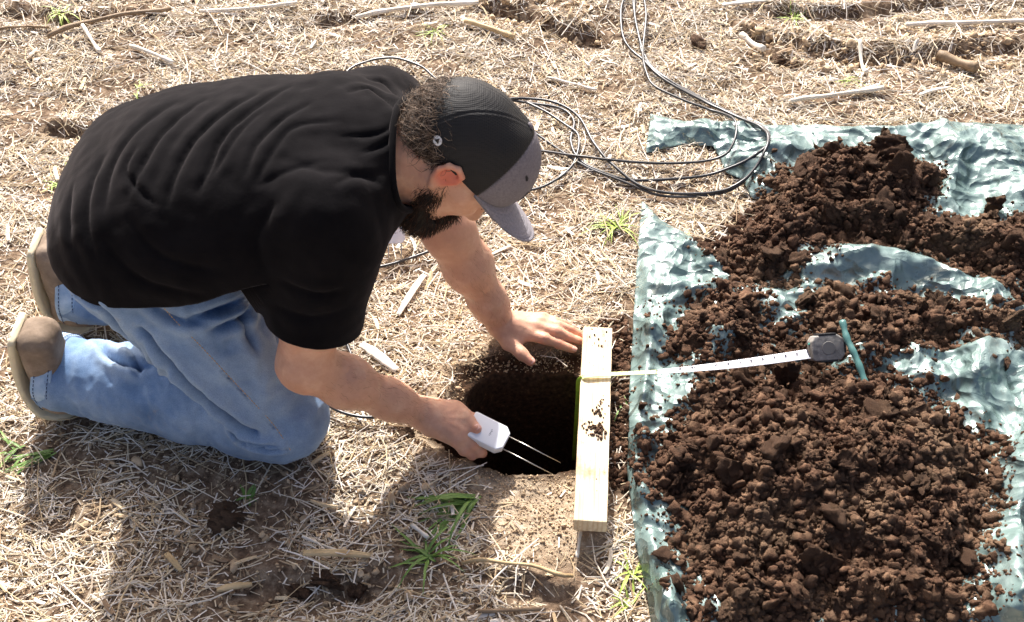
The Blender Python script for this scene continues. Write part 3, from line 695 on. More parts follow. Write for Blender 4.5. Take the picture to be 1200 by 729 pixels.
# stitching along the seam and pocket edge
thread = M('stitch_thread', rgb('#c9a46a'), .7).m
def stitches(fld, pts, off, step=.0055, L=.0034, r=.00075, d_out=.0015, dirv=A(0, -1, 0)):
    out = []; q = spline(pts, 14); s = np.r_[0, np.cumsum(np.linalg.norm(np.diff(q, axis=0), axis=1))]
    for a_ in np.arange(.004, s[-1], step):
        p = np.array([np.interp(a_ + o, s, q[:, k]) for o in (0, L) for k in range(3)]).reshape(2, 3)
        e = 1e-3; n_ = nrm([fld.ev((p[0] + e * np.eye(3)[k])[None])[0] - fld.ev((p[0] - e * np.eye(3)[k])[None])[0] for k in range(3)]); sd = np.cross(n_, nrm(p[1] - p[0]))
        out.append(tube(p + n_ * d_out + sd * off, r, 4))
    return join(out)
pk = [march(jean, u, v) for u, v in [(308, 330), (312, 345), (320, 356)]]
sts = [stitches(jean, [march(jean, u, v) for u, v in seam_px], .004, .006, .0038, .0007, .0048)]
if all(p is not None for p in pk): sts.append(stitches(jean, pk, 0, .005, .0036, .001, .003))
for v_, f_ in sts: link('stitching', from_quads('stitching', v_, f_), thread, person)
# turned-up cuffs
lining = M('denim_inside', rough=.9, spec=.1); lining.set('Base Color', lining.ramp(lining.noise(60, 4), [(.3, rgb('#8aa6c6')), (.7, rgb('#b3c7dc'))])); lining.bump(lining.noise(500, 2), .3, .001)
for nm_ in 'nf':
    c0, dd = c_a[nm_]; side = nrm(np.cross(dd, A(0, 0, 1))); up = np.cross(side, dd); v_ = []; NR = 64; prof = [(-.034, .0620), (-.034, .0655), (-.028, .0672), (-.010, .0672), (-.003, .0665), (.002, .064), (.001, .060), (-.012, .056)]
    for (s_, r_) in prof:
        for i in range(NR):
            an = 2 * np.pi * i / NR; rr = r_ * (1 + .035 * math.sin(3 * an + 1) + .02 * math.sin(7 * an)); p = c0 + dd * (s_ + .004 * math.sin(2 * an)) + side * rr * math.cos(an) + up * rr * math.sin(an); p[2] = max(p[2], .002 + .0005 * (s_ + .04) * 10); v_.append(p)
    f_ = [(a_ * NR + i, a_ * NR + (i + 1) % NR, (a_ + 1) * NR + (i + 1) % NR, (a_ + 1) * NR + i) for a_ in range(len(prof) - 1) for i in range(NR)]
    cu = link('cuff', np_mesh('cuff', np.array(v_), np.array(f_)), lining.m, person)
    for off_ in (-.030, -.006):
        q = []
        for i in range(60):
            an = 2 * np.pi * i / 60; a2 = an + .06; pp = [c0 + dd * (off_ + .004 * math.sin(2 * x_)) + (side * math.cos(x_) + up * math.sin(x_)) * (.0682 * (1 + .035 * math.sin(3 * x_ + 1) + .02 * math.sin(7 * x_))) for x_ in (an, a2)]
            if min(p[2] for p in pp) > .003: q.append(tube(np.array(pp), .0008, 4))
        if not q: continue
        sv, sf = join(q); o = link('cuff_stitching', from_quads('cuff_stitching', sv, sf), bpy.data.materials.get('navy_thread') or M('navy_thread', rgb('#2b3f63'), .7).m); o.parent = cu

# ------------------------------------------------------------------ shoes
sho = M('brown_canvas', rough=.85, spec=.2)
c = sho.ramp(sho.noise(22, 6, .65), [(.3, rgb('#645649')), (.55, rgb('#867667')), (.75, rgb('#a49484'))]); sho.set('Base Color', c)
sho.bump(sho.noise(350, 3, .6, sho.co((1, 2, 1))), .35, .001).bump(sho.noise(50, 4), .4, .003)
sol = M('cream_rubber', rough=.6, spec=.3); sol.set('Base Color', sol.mix(sol.ramp(sol.noise(18, 5, .65), [(.5, .05), (.8, .65)]), rgb('#d8ccae'), rgb('#8a7660')))
dark = M('shoe_lining', rgb('#2e2823'), .9).m
def shoe(kn, an, toe_y, heel):
    # foot standing on its toes, sole towards -x
    cx_, cy_ = heel[0], heel[1]; ty = toe_y
    ctr = [A(cx_, cy_, heel[2]), A(cx_ - .008, cy_ * .6 + ty * .4, heel[2] * .66), A(cx_ - .004, ty, heel[2] * .34), A(cx_ + .018, ty, .040), A(cx_ + .055, ty, .027)]
    off = [.032, .032, .032, .026, .004]; f = Field()
    c2 = [p + A(o, 0, (.012 if i > 2 else 0)) for i, (p, o) in enumerate(zip(ctr, off))]
    zf = nrm(ctr[0] - ctr[2]); yf = A(0, 1, 0); xf = np.cross(yf, zf); RF = np.stack([xf, yf, zf], 1)
    f.add(rbox(ctr[0] * .5 + ctr[2] * .5 + xf * .030 + zf * .003, (.031, .040, np.linalg.norm(ctr[0] - ctr[2]) / 2 + .030), .025, RF), .01)
    f.add(chain(c2[2:], [.034, .033, .025], n=(0, 1, 0), s=1.32), .02)
    f.add(rc(ctr[0] * .55 + ctr[2] * .45 + A(.03, 0, 0), an + A(.005, 0, -.01), .026, .034), .02); f.add(rc(c2[1] + A(.012, 0, -.01), an + A(.01, 0, -.02), .034, .036), .02)
    f.add(rc(an, an + (an - kn) * -.12, .030, .03), .02)
    V, F = iso(f, .0035, (cx_ - .12, cy_ - .12, -.03), (cx_ + .16, cy_ + .12, .32)); N = vnormals(V, F)
    V = V + N * (.0022 * noise(V[:, 0] * 30, V[:, 1] * 30, V[:, 2] * 30) + .001 * np.abs(noise(V[:, 0] * 70, V[:, 1] * 70, V[:, 2] * 70)))[:, None]
    q = np.array([A(cx_ + .03, cy_ - .05, heel[2] + .0), A(cx_ + .05, cy_ - .05, heel[2] * .6), A(cx_ + .045, ty - .05, heel[2] * .32)]); d, t = dist3(V, spline(q)); V = V - N * (.002 * np.exp(-(d / .0025) ** 2))[:, None]
    V[:, 2] = np.maximum(V[:, 2], .004)
    up_ = link('shoe', np_mesh('shoe', V, F), sho.m, person)
    pts = spline([ctr[0] + A(.004, 0, .030), ctr[0] + A(-.001, 0, .016), ctr[1] + A(-.006, 0, 0), ctr[2] + A(-.006, 0, 0), ctr[3] + A(-.010, 0, -.018), ctr[4] + A(.0, 0, -.018)], 8); m_ = len(pts)
    T = np.gradient(pts, axis=0); T /= np.linalg.norm(T, axis=1)[:, None]; w_ = np.interp(np.linspace(0, 1, m_), [0, .05, .15, .4, .75, .93, 1], [.020, .031, .038, .038, .045, .038, .018])
    prof = [(-1, .0), (-1, .005), (-.93, .0075), (0, .008), (.93, .0075), (1, .005), (1, 0), (.93, -.004), (-.93, -.004)]; v_ = []
    for i in range(m_):
        nn = nrm(np.cross(T[i], A(0, 1, 0)));  # out of the sole
        if nn @ A(-1, 0, -.3) < 0: nn = -nn
        for s_, o_ in prof: v_.append(pts[i] + A(0, 1, 0) * s_ * w_[i] + nn * o_)
    v_ = np.array(v_); v_[:, 2] = np.maximum(v_[:, 2], .001); k = len(prof)
    f_ = [(i * k + j, i * k + (j + 1) % k, (i + 1) * k + (j + 1) % k, (i + 1) * k + j) for i in range(m_ - 1) for j in range(k)]
    me = bpy.data.meshes.new('sole'); me.from_pydata(v_.tolist(), [], f_ + [tuple(range(k))[::-1], tuple(range((m_ - 1) * k, m_ * k))]); me.polygons.foreach_set('use_smooth', [True] * len(me.polygons)); me.update()
    so_ = link('sole', me, sol.m); so_.parent = up_
    return up_
SHN = shoe(kneeN, ankN, 1.262, A(-.812, 1.268, .172))
SHF = shoe(kneeF, ankF, 1.462, A(-.836, 1.468, .178))
# ------------------------------------------------------------------ eyes (seen edge on under the brim)
def grad(fld, P, e=1e-3):
    g = np.stack([fld.ev(P + e * np.eye(3)[k]) - fld.ev(P - e * np.eye(3)[k]) for k in range(3)], -1); return g / (np.linalg.norm(g, axis=1)[:, None] + 1e-9)
for s in (-1, 1):
    pts = np.array([hd(.0915 - .004 * (t * t), .031 * s + .0135 * t, .0125) for t in np.linspace(-1, 1, 9)]); v_, f_ = tube(pts, .0011, 5)
    link('eyelashes', from_quads('eyelashes', v_, f_), M('lash_hair', (.02, .013, .01), .8).m if s < 0 else bpy.data.materials['lash_hair'], person)
def strands(fld, seeds, dirs, L, steps, lift, wav, r, seedn):
    rg = np.random.default_rng(seedn); P = seeds.copy(); n = len(P); D = dirs.copy(); out = [P.copy()]; st = (L / steps)[:, None]
    ph = rg.uniform(0, 6.28, (n, 3)); fr = rg.uniform(.6, 1.3, (n, 1))
    for i in range(steps):
        g = grad(fld, P); w = np.sin(ph + fr * i * 1.3) * wav
        D = D + w; D = D - g * (D * g).sum(1)[:, None] * .7 + g * lift; D /= np.linalg.norm(D, axis=1)[:, None]; P = P + D * st; out.append(P.copy())
    Q = np.stack(out, 1); m_ = steps + 1                                    # n, m, 3
    T = np.gradient(Q, axis=1); T /= np.linalg.norm(T, axis=2)[..., None] + 1e-9
    A1 = np.cross(T, A(.3, .5, .8)); A1 /= np.linalg.norm(A1, axis=2)[..., None] + 1e-9; A2 = np.cross(T, A1); rr = r * np.linspace(1, .25, m_)[None, :, None]
    V = np.stack([Q + rr * (A1 * math.cos(a) + A2 * math.sin(a)) for a in (0, 2.1, 4.2)], 2).reshape(-1, 3)
    b = (np.arange(n) * m_ * 3)[:, None, None] + (np.arange(steps) * 3)[None, :, None]; k = np.arange(3)[None, None, :]; k2 = (k + 1) % 3
    F = np.stack([b + k, b + k2, b + 3 + k2, b + 3 + k], -1).reshape(-1, 4); return V, F, m_ * 3
def hair_obj(name, fld, lo, hi, h, g_keep, n, dirfn, L, lift, wav, r, tones, matn, basecol, seedn, parent=person, disp_a=.003):
    V, F = iso(fld, h, lo, hi, proj=1); N = vnormals(V, F)
    k = g_keep(V) > 0; rg = np.random.default_rng(seedn); ids = np.where(k)[0]; ids = rg.choice(ids, n); S0 = V[ids] - N[ids] * .001
    V2 = V + N * (disp_a * noise(V[:, 0] * 90, V[:, 1] * 90, V[:, 2] * 90) - .0015)[:, None]
    D = dirfn(S0) + rg.normal(0, .25, (n, 3)); D /= np.linalg.norm(D, axis=1)[:, None]; LL = L * rg.uniform(.6, 1.15, n)
    SV, SF, per = strands(fld, S0, D, LL, 6, lift, wav, r, seedn + 1); t = np.array(tones)[rg.integers(0, len(tones), n)] * rg.uniform(.7, 1.2, (n, 1))
    Fk = F[k[F].all(1)]; V2, Fk = compact(V2, Fk)
    C = np.vstack([np.tile(basecol, (len(V2), 1)), np.repeat(t, per, 0)])
    me = np_mesh(name, np.vstack([V2, SV]), np.vstack([Fk, SF + len(V2)]), True, C)
    m = M(matn, rough=.55, spec=.35); m.set('Base Color', m.attr()); return link(name, me, m.m, parent)
hb = A(-.3, 1.2, .3); ht = A(.15, 1.55, .75)
hair_f = Field(); hair_f.add(el(hd(-.010, 0, .036), (.100, .080, .088), HR), .02); hair_f.add(el(hd(-.066, 0, .014), (.048, .064, .052), HR), .02); hair_f.add(el(hd(-.084, 0, .044), (.034, .05, .036), HR), .02)
def loc(P): return (P - hc) @ HR
def hair_keep(P):
    q = loc(P); return np.where((q[:, 0] < -.022 - .25 * np.maximum(0, .01 - q[:, 2])) & (q[:, 2] > -.045) & ((q[:, 2] < .05) | (q[:, 0] < -.075)), 1., -1.)
def hair_dir(P):
    q = loc(P); return -U_[None] * .8 - F_[None] * .5 + L_[None] * (np.sin(q[:, 0] * 120) * .5)[:, None]
hair_obj('hair', hair_f, hb, ht, .003, hair_keep, 4200, hair_dir, .044, .12, .55, .0006, [rgb('#5f4c3c'), rgb('#8a7460'), rgb('#41332a'), rgb('#b09a86'), rgb('#33281f')], 'hair', np.array(rgb('#3c2f25')), 5)
beard_f = Field(); beard_f.add(rc(hd(.060, -.022, -.096), hd(.060, .022, -.096), .027, .027), .02); beard_f.add(rc(hd(.062, -.010, -.114), hd(.062, .010, -.114), .019, .019), .02)
for s in (-1, 1): beard_f.add(chain([hd(.006, .062 * s, -.012), hd(.012, .058 * s, -.042), hd(.048, .036 * s, -.090)], [.008, .013, .021]), .02)
beard_f.add(rc(hd(.084, -.018, -.048), hd(.084, .018, -.048), .009, .009), .01); beard_f.add(rc(hd(.076, .026, -.062), hd(.064, .03, -.09), .014, .02), .015); beard_f.add(rc(hd(.076, -.026, -.062), hd(.064, -.03, -.09), .014, .02), .015)
def beard_keep(P):
    q = loc(P); return np.where((q[:, 2] < .012) & ~((q[:, 0] > .082) & (q[:, 2] > -.07) & (q[:, 2] < -.052) & (np.abs(q[:, 1]) < .02)), 1., -1.)
def beard_dir(P): return -U_[None] * .75 + F_[None] * .35 + (P - hd(.04, 0, -.08)) * 6
hair_obj('beard', beard_f, hb, ht, .003, beard_keep, 5200, beard_dir, .015, .42, .22, .00055, [rgb('#2b1c14'), rgb('#1b120d'), rgb('#40291c'), rgb('#120c09'), rgb('#5a3a28')], 'beard_hair', np.array(rgb('#150e0a')), 15)
brow_f = Field(); [brow_f.add(rc(hd(.083, .018 * s, .030), hd(.072, .046 * s, .032), .005, .004), .003) for s in (-1,)]
hair_obj('eyebrow', brow_f, hb, ht, .0025, lambda P: np.ones(len(P)), 500, lambda P: np.sign((P - hc) @ L_)[:, None] * L_[None] + .3 * U_[None], .008, .2, .1, .0004, [rgb('#2b1c14'), rgb('#1b120d')], 'brow_hair', np.array(rgb('#1b120d')), 25, disp_a=.001)

hv = []; o_ = 0; rgh = np.random.default_rng(61); bv = np.array([v.co[:] for v in skin.data.vertices])
for a_, b_, rad_, n_ in HAIR_AREAS:
    d_, t_ = dist3(bv, np.array([a_, b_])); ids = np.where((d_ < rad_) & (t_ > .02) & (t_ < .93))[0]; ids = rgh.choice(ids, n_); P_ = bv[ids]; D_ = np.tile(nrm(b_ - a_), (n_, 1)) + rgh.normal(0, .35, (n_, 3))
    SV, SF, per = strands(body, P_, D_ / np.linalg.norm(D_, axis=1)[:, None], rgh.uniform(.006, .013, n_), 5, .30, .15, .00016, 62); hv.append((SV, SF))
sv, sf = join(hv); tag(link('arm_hair', np_mesh('arm_hair', sv, sf), M('arm_hair', rgb('#8a6549'), .6).m, person), kind='stuff')
# ------------------------------------------------------------------ cap
cap_f = Field(); cap_f.add(el(hd(-.004, 0, .048), (.107, .0855, .095), HR), .02); cap_f.add(el(hd(.030, 0, .062), (.082, .070, .080), HR), .03)
cap_f.add(el(hd(-.05, 0, .045), (.072, .076, .075), HR), .03)
def cap_g(P):
    q = loc(P); base = .020 + .20 * q[:, 0]; g = base - q[:, 2]
    o = .033 - np.hypot(q[:, 1], np.maximum(0, q[:, 2] - (.022 + .0))); o = np.where((q[:, 0] < -.05) & (q[:, 2] > .020), o, -1.)
    return np.maximum(g, o)
V, F = iso(cap_f, .0022 if not FASTSDF else .004, hb, ht); N = vnormals(V, F); V, F = trim(V, F, cap_g); N = vnormals(V, F); q = loc(V)
an = np.arctan2(q[:, 1], q[:, 0] + .002); rad = np.hypot(q[:, 0], q[:, 1])
pan = np.abs(((an + np.pi / 6 + np.pi) % (np.pi / 3)) - np.pi / 6)       # six panels
seamd = np.minimum(np.abs(np.sin(an)) * rad * (q[:, 0] < 0) + 9 * (q[:, 0] >= 0), 9)
fr = q[:, 0] - (.018 + .22 * np.maximum(0, .13 - q[:, 2]) )               # front boundary
front = smooth(-.001, .001, fr); d2 = np.abs(fr)
side = np.abs(np.abs(q[:, 1]) - .62 * np.maximum(0, -q[:, 0] + .01)) + 9 * (q[:, 0] > .01)
V = V + N * (-.0011 * np.exp(-(d2 / .0016) ** 2) - .0005 * np.exp(-(np.minimum(seamd, side) / .0013) ** 2) + .0006 * np.exp(-((np.minimum(seamd, side) - .004) / .002) ** 2) + .0016 * noise(V[:, 0] * 24, V[:, 1] * 24, V[:, 2] * 24) * (1 - front))[:, None]
# the dark stitched emblem in the middle of the front panel and small dark ventilation eyelets
emb = smooth(.0012, -.0012, np.maximum(np.abs(q[:, 1]) - .030, np.abs(q[:, 2] - .073) - .017 + .25 * np.abs(q[:, 1]))) * (q[:, 0] > .05)
eye_ = np.zeros(len(V))
for s in (-1, 1): eye_ = np.maximum(eye_, smooth(.0034, .0022, np.hypot(q[:, 1] - .045 * s, q[:, 2] - .098)) * (q[:, 0] > .02))
V = V + N * (.0012 * emb)[:, None]
cap = M('cap_cloth', rough=.7, spec=.3); sep = cap.t.nodes.new('ShaderNodeSeparateColor'); cap.t.links.new(cap.attr(), sep.inputs[0])
grey = cap.ramp(cap.noise(300, 3), [(.3, rgb('#6b666b')), (.7, rgb('#7d787d'))]); blk = cap.ramp(cap.noise(30, 3), [(.3, (.004, .004, .0045)), (.7, (.010, .010, .011))])
vv = cap.vor(330, vec=cap.co((1, 1, 1))); cap.t.nodes[-1].inputs['Randomness'].default_value = 0.0 if 'Randomness' in cap.t.nodes[-1].inputs else 0; hole = cap.ramp(vv, [(.25, 0.), (.45, 1.)])
blk = cap.mix(hole, blk, (.013, .013, .014)); c = cap.mix(sep.outputs[0], blk, grey); c = cap.mix(sep.outputs[1], c, (.01, .01, .012)); cap.set('Base Color', c)
cap.set('Roughness', cap.mix(sep.outputs[0], (.68, .68, .68), (.88, .88, .88))); cap.bump(vv, .5, .0012)
capo = link('cap', np_mesh('cap', V, F, True, np.stack([front, np.maximum(emb, eye_), 0 * front], -1)), cap.m, person)
md = capo.modifiers.new('thickness', 'SOLIDIFY'); md.thickness = .0018; md.offset = -1
# brim
ns, ntt = 61, 49; v_ = []
BW = .078
for i in range(ns):
    s = -1 + 2 * i / (ns - 1); l = s * BW; base_u = .0
    # where the crown meets the brim
    fi = .104 * math.sqrt(max(0, 1 - (s * BW / .0875) ** 2)) + .000
    reach = .094 * max(0, 1 - abs(s) ** 4.5) ** .5
    for j in range(ntt):
        t = j / (ntt - 1); f = fi + reach * t - .004 * (1 - t); ll = l * (1 - .10 * t * t)
        u = .020 + .20 * fi + .004 - .013 * (s * s) * (.35 + .65 * t) + .005 * t
        w = -.0007 * math.exp(-(((t * 8) % 1 - .5) / .16) ** 2) * (t < .97) * (t > .06)
        v_.append(hd(f, ll, u + w + .0009 * (t > .955)))
f_ = [(i * ntt + j, (i + 1) * ntt + j, (i + 1) * ntt + j + 1, i * ntt + j + 1) for i in range(ns - 1) for j in range(ntt - 1)]
bm_ = M('brim_cloth', rough=.85, spec=.2); bm_.b.inputs['Sheen Weight'].default_value = .1; bm_.set('Base Color', bm_.ramp(bm_.noise(260, 3), [(.3, rgb('#807b81')), (.7, rgb('#969197'))])); bm_.bump(bm_.noise(900, 2), .3, .0006)
bo = link('brim', np_mesh('brim', np.array(v_), np.array(f_)), bm_.m); bo.parent = capo; md = bo.modifiers.new('thickness', 'SOLIDIFY'); md.thickness = .0032; md.offset = 0
# button, strap, round badge
b = bmesh.new(); bmesh.ops.create_uvsphere(b, u_segments=16, v_segments=10, radius=.0062); me = bm_mesh('button', b, True)
R3 = Matrix([[*HR[0]], [*HR[1]], [*HR[2]]]).to_4x4()
top = None
for t in np.linspace(.2, .1, 400):
    if cap_f.ev(hd(.006, 0, t)[None])[0] < 0: top = t; break
bt = link('button', me, M('button_cloth', rgb('#6a656a'), .8).m); bt.parent = capo; bt.matrix_basis = Matrix.Translation(Vector(hd(.006, 0, top + .0005))) @ R3 @ Matrix.Diagonal((1, 1, .5, 1))
def on_cap(f0, l0, u0):
    p = hd(f0, l0, u0); c0 = hd(-.01, 0, .05); d = nrm(p - c0); t = .14
    while cap_f.ev((c0 + d * t)[None])[0] > 0: t -= .0004
    p = c0 + d * t; return p, grad(cap_f, p[None])[0]
bp, bn = on_cap(-.062, -.065, .030); e1 = nrm(np.cross(bn, U_)); e2 = np.cross(bn, e1)
def disc(r0, r1, off, k=32, tri=None):
    if tri is not None: pts = [(r1 * math.cos(a), r1 * math.sin(a)) for a in tri]; v = [bp + e1 * x * 1. + e2 * y + bn * off for x, y in pts]; return np.array(v), [tuple(range(len(v)))]
    v = []; 
    for r_ in (r0, r1):
        for i in range(k): a = 2 * np.pi * i / k; v.append(bp + e1 * r_ * math.cos(a) + e2 * r_ * math.sin(a) + bn * off)
    return np.array(v), [(i, (i + 1) % k, k + (i + 1) % k, k + i) for i in range(k)]
def simple(name, v, f, m_, par):
    me = bpy.data.meshes.new(name); me.from_pydata(np.asarray(v).tolist(), [], f); me.update(); o = link(name, me, m_); o.parent = par
    md = o.modifiers.new('thickness', 'SOLIDIFY'); md.thickness = .0007; md.offset = 0; return o
white = M('white_print', rgb('#e8e8ea'), .6).m; black = M('black_print', (.015, .015, .018), .6).m
v, f = disc(0, .0072, .0016, tri=[2 * np.pi * i / 32 for i in range(32)]); simple('badge', v, f, white, capo)
v, f = disc(0, .0048, .0024, tri=[-1.57 + .3, .52 + .3, 2.62 + .3]); simple('badge_triangle', v, f, black, capo)
# closing strap under the arch
pts = []
for l0 in np.linspace(-.04, .04, 15):
    p, n_ = on_cap(-.10, l0, .012); pts.append((p, n_))
v = []; 
for p, n_ in pts: v += [p + n_ * .002 - U_ * .006, p + n_ * .002 + U_ * .008]
simple('strap', v, [(2 * i, 2 * i + 1, 2 * i + 3, 2 * i + 2) for i in range(14)], M('strap_plastic', (.02, .02, .02), .4).m, capo)
# ================================================================== tarp
_tr = np.random.default_rng(4); _td = [(a_, l_, _tr.uniform(0, 9, 3)) for l_, n_ in ((.26, 3), (.13, 5), (.07, 6), (.038, 5)) for a_ in _tr.uniform(0, np.pi, n_)]
def tarp_h(x, y):
    """a thin sheet pulled into sharp straight creases"""
    e = poly_sd(TARP, x, y); h = .006 + 0 * x; wx = x + .02 * noise(x * 5, y * 5); wy = y + .02 * noise(x * 5 + 4, y * 5)
    for a_, l_, o in _td:
        s = (wx * math.cos(a_) + wy * math.sin(a_)) / l_ + o[0] + .5 * noise(x * .8 / l_ * .5 + o[1], y * .4 / l_ + o[2]); t = np.abs((s % 1) - .5) * 2
        k = smooth(-.25, .45, noise(x * 4.5 + o[2], y * 4.5 + o[1])); h = h + k * l_ * .088 * np.maximum(0, 1 - t * 1.7) ** 1.15
    for pts, a_, w in TBUMP: h = h + a_ * np.exp(-(line_d(pts, x, y) / w) ** 2)
    h = np.maximum(h, .002) * smooth(.004, -.03, e) ** .5 + .003
    return h + np.maximum(H(x, y), -.004) * .6
TBUMP = [(P2([(960, 328), (1010, 318), (1060, 330), (1110, 342), (1145, 356)]), .032, .034), (P2([(900, 372), (925, 385)]), .022, .03), (P2([(1060, 470), (1120, 440), (1190, 425)]), .020, .03), (P2([(1172, 740), (1180, 640), (1197, 540), (1215, 460)]), .038, .022),
         (P2([(750, 300), (760, 420), (745, 560), (765, 700)]), .010, .012), (P2([(900, 190), (1000, 165), (1100, 165), (1200, 175)]), .012, .03)]
def grid_sheet(name, poly, hf, step, mt, parent=None, th=.0012, pad=.0):
    x0, y0 = poly.min(0) - step; x1, y1 = poly.max(0) + step
    X, Y = np.meshgrid(np.arange(x0, x1, step), np.arange(y0, y1, step)); ny_, nx_ = X.shape
    i_ = np.arange(nx_ * ny_).reshape(ny_, nx_); F = np.stack([i_[:-1, :-1], i_[:-1, 1:], i_[1:, 1:], i_[1:, :-1]], -1).reshape(-1, 4)
    x, y = X.ravel(), Y.ravel(); wob = lambda x, y: poly_sd(poly, x, y) + .0015 * noise(x * 25, y * 25)
    s = wob(x, y); F = F[(s[F] < 0).any(1)]; V = np.stack([x, y, 0 * x], -1); V, F = compact(V, F); x, y = V[:, 0].copy(), V[:, 1].copy()
    for _ in range(3):
        s = wob(x, y); k = s > 0; e = 1e-4
        if not k.any(): break
        gx_ = (wob(x[k] + e, y[k]) - wob(x[k] - e, y[k])) / (2 * e); gy_ = (wob(x[k], y[k] + e) - wob(x[k], y[k] - e)) / (2 * e); q = gx_ ** 2 + gy_ ** 2 + 1e-6
        x[k] -= s[k] * gx_ / q; y[k] -= s[k] * gy_ / q
    V = np.stack([x, y, hf(x, y)], -1); o = link(name, np_mesh(name, V, F), mt, parent)
    if th: md = o.modifiers.new('thickness', 'SOLIDIFY'); md.thickness = th; md.offset = 1
    return o
m = M('woven_tarp', rough=.30, spec=.8); m.b.inputs['Metallic'].default_value = .15
c = m.ramp(m.noise(9, 5, .6), [(.3, rgb('#5a706e')), (.55, rgb('#788e8b')), (.75, rgb('#9fb0ac'))])
dirt_t = m.ramp(m.noise(26, 6, .72), [(.60, 0.), (.74, .6)]); c = m.mix(dirt_t, c, rgb('#6b5542')); m.set('Base Color', c)
m.set('Roughness', m.ramp(m.noise(20, 4, .6), [(.35, .22), (.7, .38)]))
wv = m.n('ShaderNodeTexWave', Scale=180.0); m.t.links.new(m.co(), wv.inputs['Vector'])
w1 = m.vor(14, 'DISTANCE_TO_EDGE', m.n('ShaderNodeVectorMath', operation='ADD').outputs[0]) if False else None
wc = m.n('ShaderNodeVectorMath', operation='MULTIPLY_ADD'); m.t.links.new(m.noise(6, 3, .5, out=1), wc.inputs[0]); wc.inputs[1].default_value = (.16, .16, .16); m.t.links.new(m.co(), wc.inputs[2]); wc = wc.outputs[0]
wc2 = m.n('ShaderNodeVectorMath', operation='MULTIPLY'); m.t.links.new(wc, wc2.inputs[0]); wc2.inputs[1].default_value = (1.0, .55, 1.0); wc2 = wc2.outputs[0]
crn = m.vor(9, vec=wc2)
m.bump(crn, .85, .045).bump(m.vor(24, vec=wc), .8, .016).bump(m.vor(60, vec=wc2), .45, .005).bump(wv.outputs[1], .05, .0006)
tarp = tag(grid_sheet('tarp', TARP, tarp_h, .004, m.m), 'crumpled grey-green woven plastic tarp spread under the heaps of dug soil', 'tarp')
tarp_m = m.m

# ================================================================== dug soil
def shape(nsub, seed, rough_=.22, sharp=.5):
    bm = bmesh.new(); bmesh.ops.create_icosphere(bm, subdivisions=nsub, radius=1); V = np.array([v.co[:] for v in bm.verts]); F = np.array([[v.index for v in f.verts] for f in bm.faces]); bm.free()
    rg = np.random.default_rng(seed); o = rg.uniform(0, 50, 3); sc = rg.uniform(.6, 1.3, 3) * A(1, 1, .85)
    n_ = noise(V[:, 0] * 1.1 + o[0], V[:, 1] * 1.1 + o[1], V[:, 2] * 1.1 + o[2]) * rough_ * 1.3 + noise(V[:, 0] * 2.6 + o[1], V[:, 1] * 2.6, V[:, 2] * 2.6) * rough_ * .7
    if nsub >= 3: n_ = n_ - np.abs(noise(V[:, 0] * 4 + o[0], V[:, 1] * 4 + o[1], V[:, 2] * 4)) * rough_ * .8 + noise(V[:, 0] * 9 + o[0], V[:, 1] * 9 + o[1], V[:, 2] * 9) * rough_ * .28
    V = V * (1 + n_)[:, None]
    for _ in range(3):           # broken faces
        d = nrm(rg.normal(size=3)); s = V @ d; lim = rg.uniform(.55, .85); V = V - d * (np.maximum(0, s - lim) * sharp * 1.6)[:, None]
    return V * sc, F
def rot_mats(n, rg):
    q = rg.normal(size=(n, 4)); q /= np.linalg.norm(q, axis=1)[:, None]; w, x, y, z = q.T
    return np.stack([1 - 2 * (y * y + z * z), 2 * (x * y - w * z), 2 * (x * z + w * y), 2 * (x * y + w * z), 1 - 2 * (x * x + z * z), 2 * (y * z - w * x), 2 * (x * z - w * y), 2 * (y * z + w * x), 1 - 2 * (x * x + y * y)], 1).reshape(n, 3, 3)
SH = {1: [shape(1, 50 + i, .5, .7) for i in range(8)], 2: [shape(2, 70 + i, .55, .8) for i in range(12)]}
def crumbs(name, P, R_, tone, parent, mt, rg):
    Vs = []; Fs = []; Cs = []; o = 0
    for lev, lo_, hi_ in ((1, 0, .0054), (2, .0054, 9)):
        for i, (sv, sf) in enumerate(SH[lev]):
            k = np.where((R_ >= lo_) & (R_ < hi_) & ((np.arange(len(R_)) % len(SH[lev])) == i))[0]
            if not len(k): continue
            RM = rot_mats(len(k), rg); v = np.einsum('nij,vj->nvi', RM, sv) * R_[k, None, None] + P[k][:, None, :]
            f = sf[None] + (np.arange(len(k)) * len(sv))[:, None, None]; Vs.append(v.reshape(-1, 3)); Fs.append(f.reshape(-1, 3) + o); Cs.append(np.repeat(tone[k], len(sv), 0)); o += len(k) * len(sv)
    me = np_mesh(name, np.vstack(Vs), np.vstack(Fs), True, np.vstack(Cs)); return link(name, me, mt, parent)
sm_m = M('dug_soil', rough=.9, spec=.22)
t_ = sm_m.ramp(sm_m.noise(45, 5, .65), [(.3, rgb('#35271c')), (.5, rgb('#573f30')), (.7, rgb('#7f6550'))]); c = sm_m.mix(1.0, t_, sm_m.attr(), 'MULTIPLY'); c = sm_m.mix(sm_m.ramp(sm_m.noise(7, 4, .6, sm_m.n('ShaderNodeNewGeometry').outputs[0]), [(.48, 0.), (.72, .55)]), c, rgb('#8a735c')); sm_m.set('Base Color', c)
sm_m.bump(sm_m.noise(130, 6, .75), .9, .006).bump(sm_m.noise(600, 3, .6), .4, .001)
def soil_tone(n, rg, P=None): return np.clip(rg.normal(1.0, .16, (n, 1)) * np.array([[1., .985, .97]]), .5, 1.5)
CL = []
for i in range(12):
    sv, sf = shape(4 if i < 4 else 3, 100 + i, .50, .9); me = np_mesh('clod', sv, sf, True, np.ones((len(sv), 3))); me.materials.append(sm_m.m); CL.append(me)
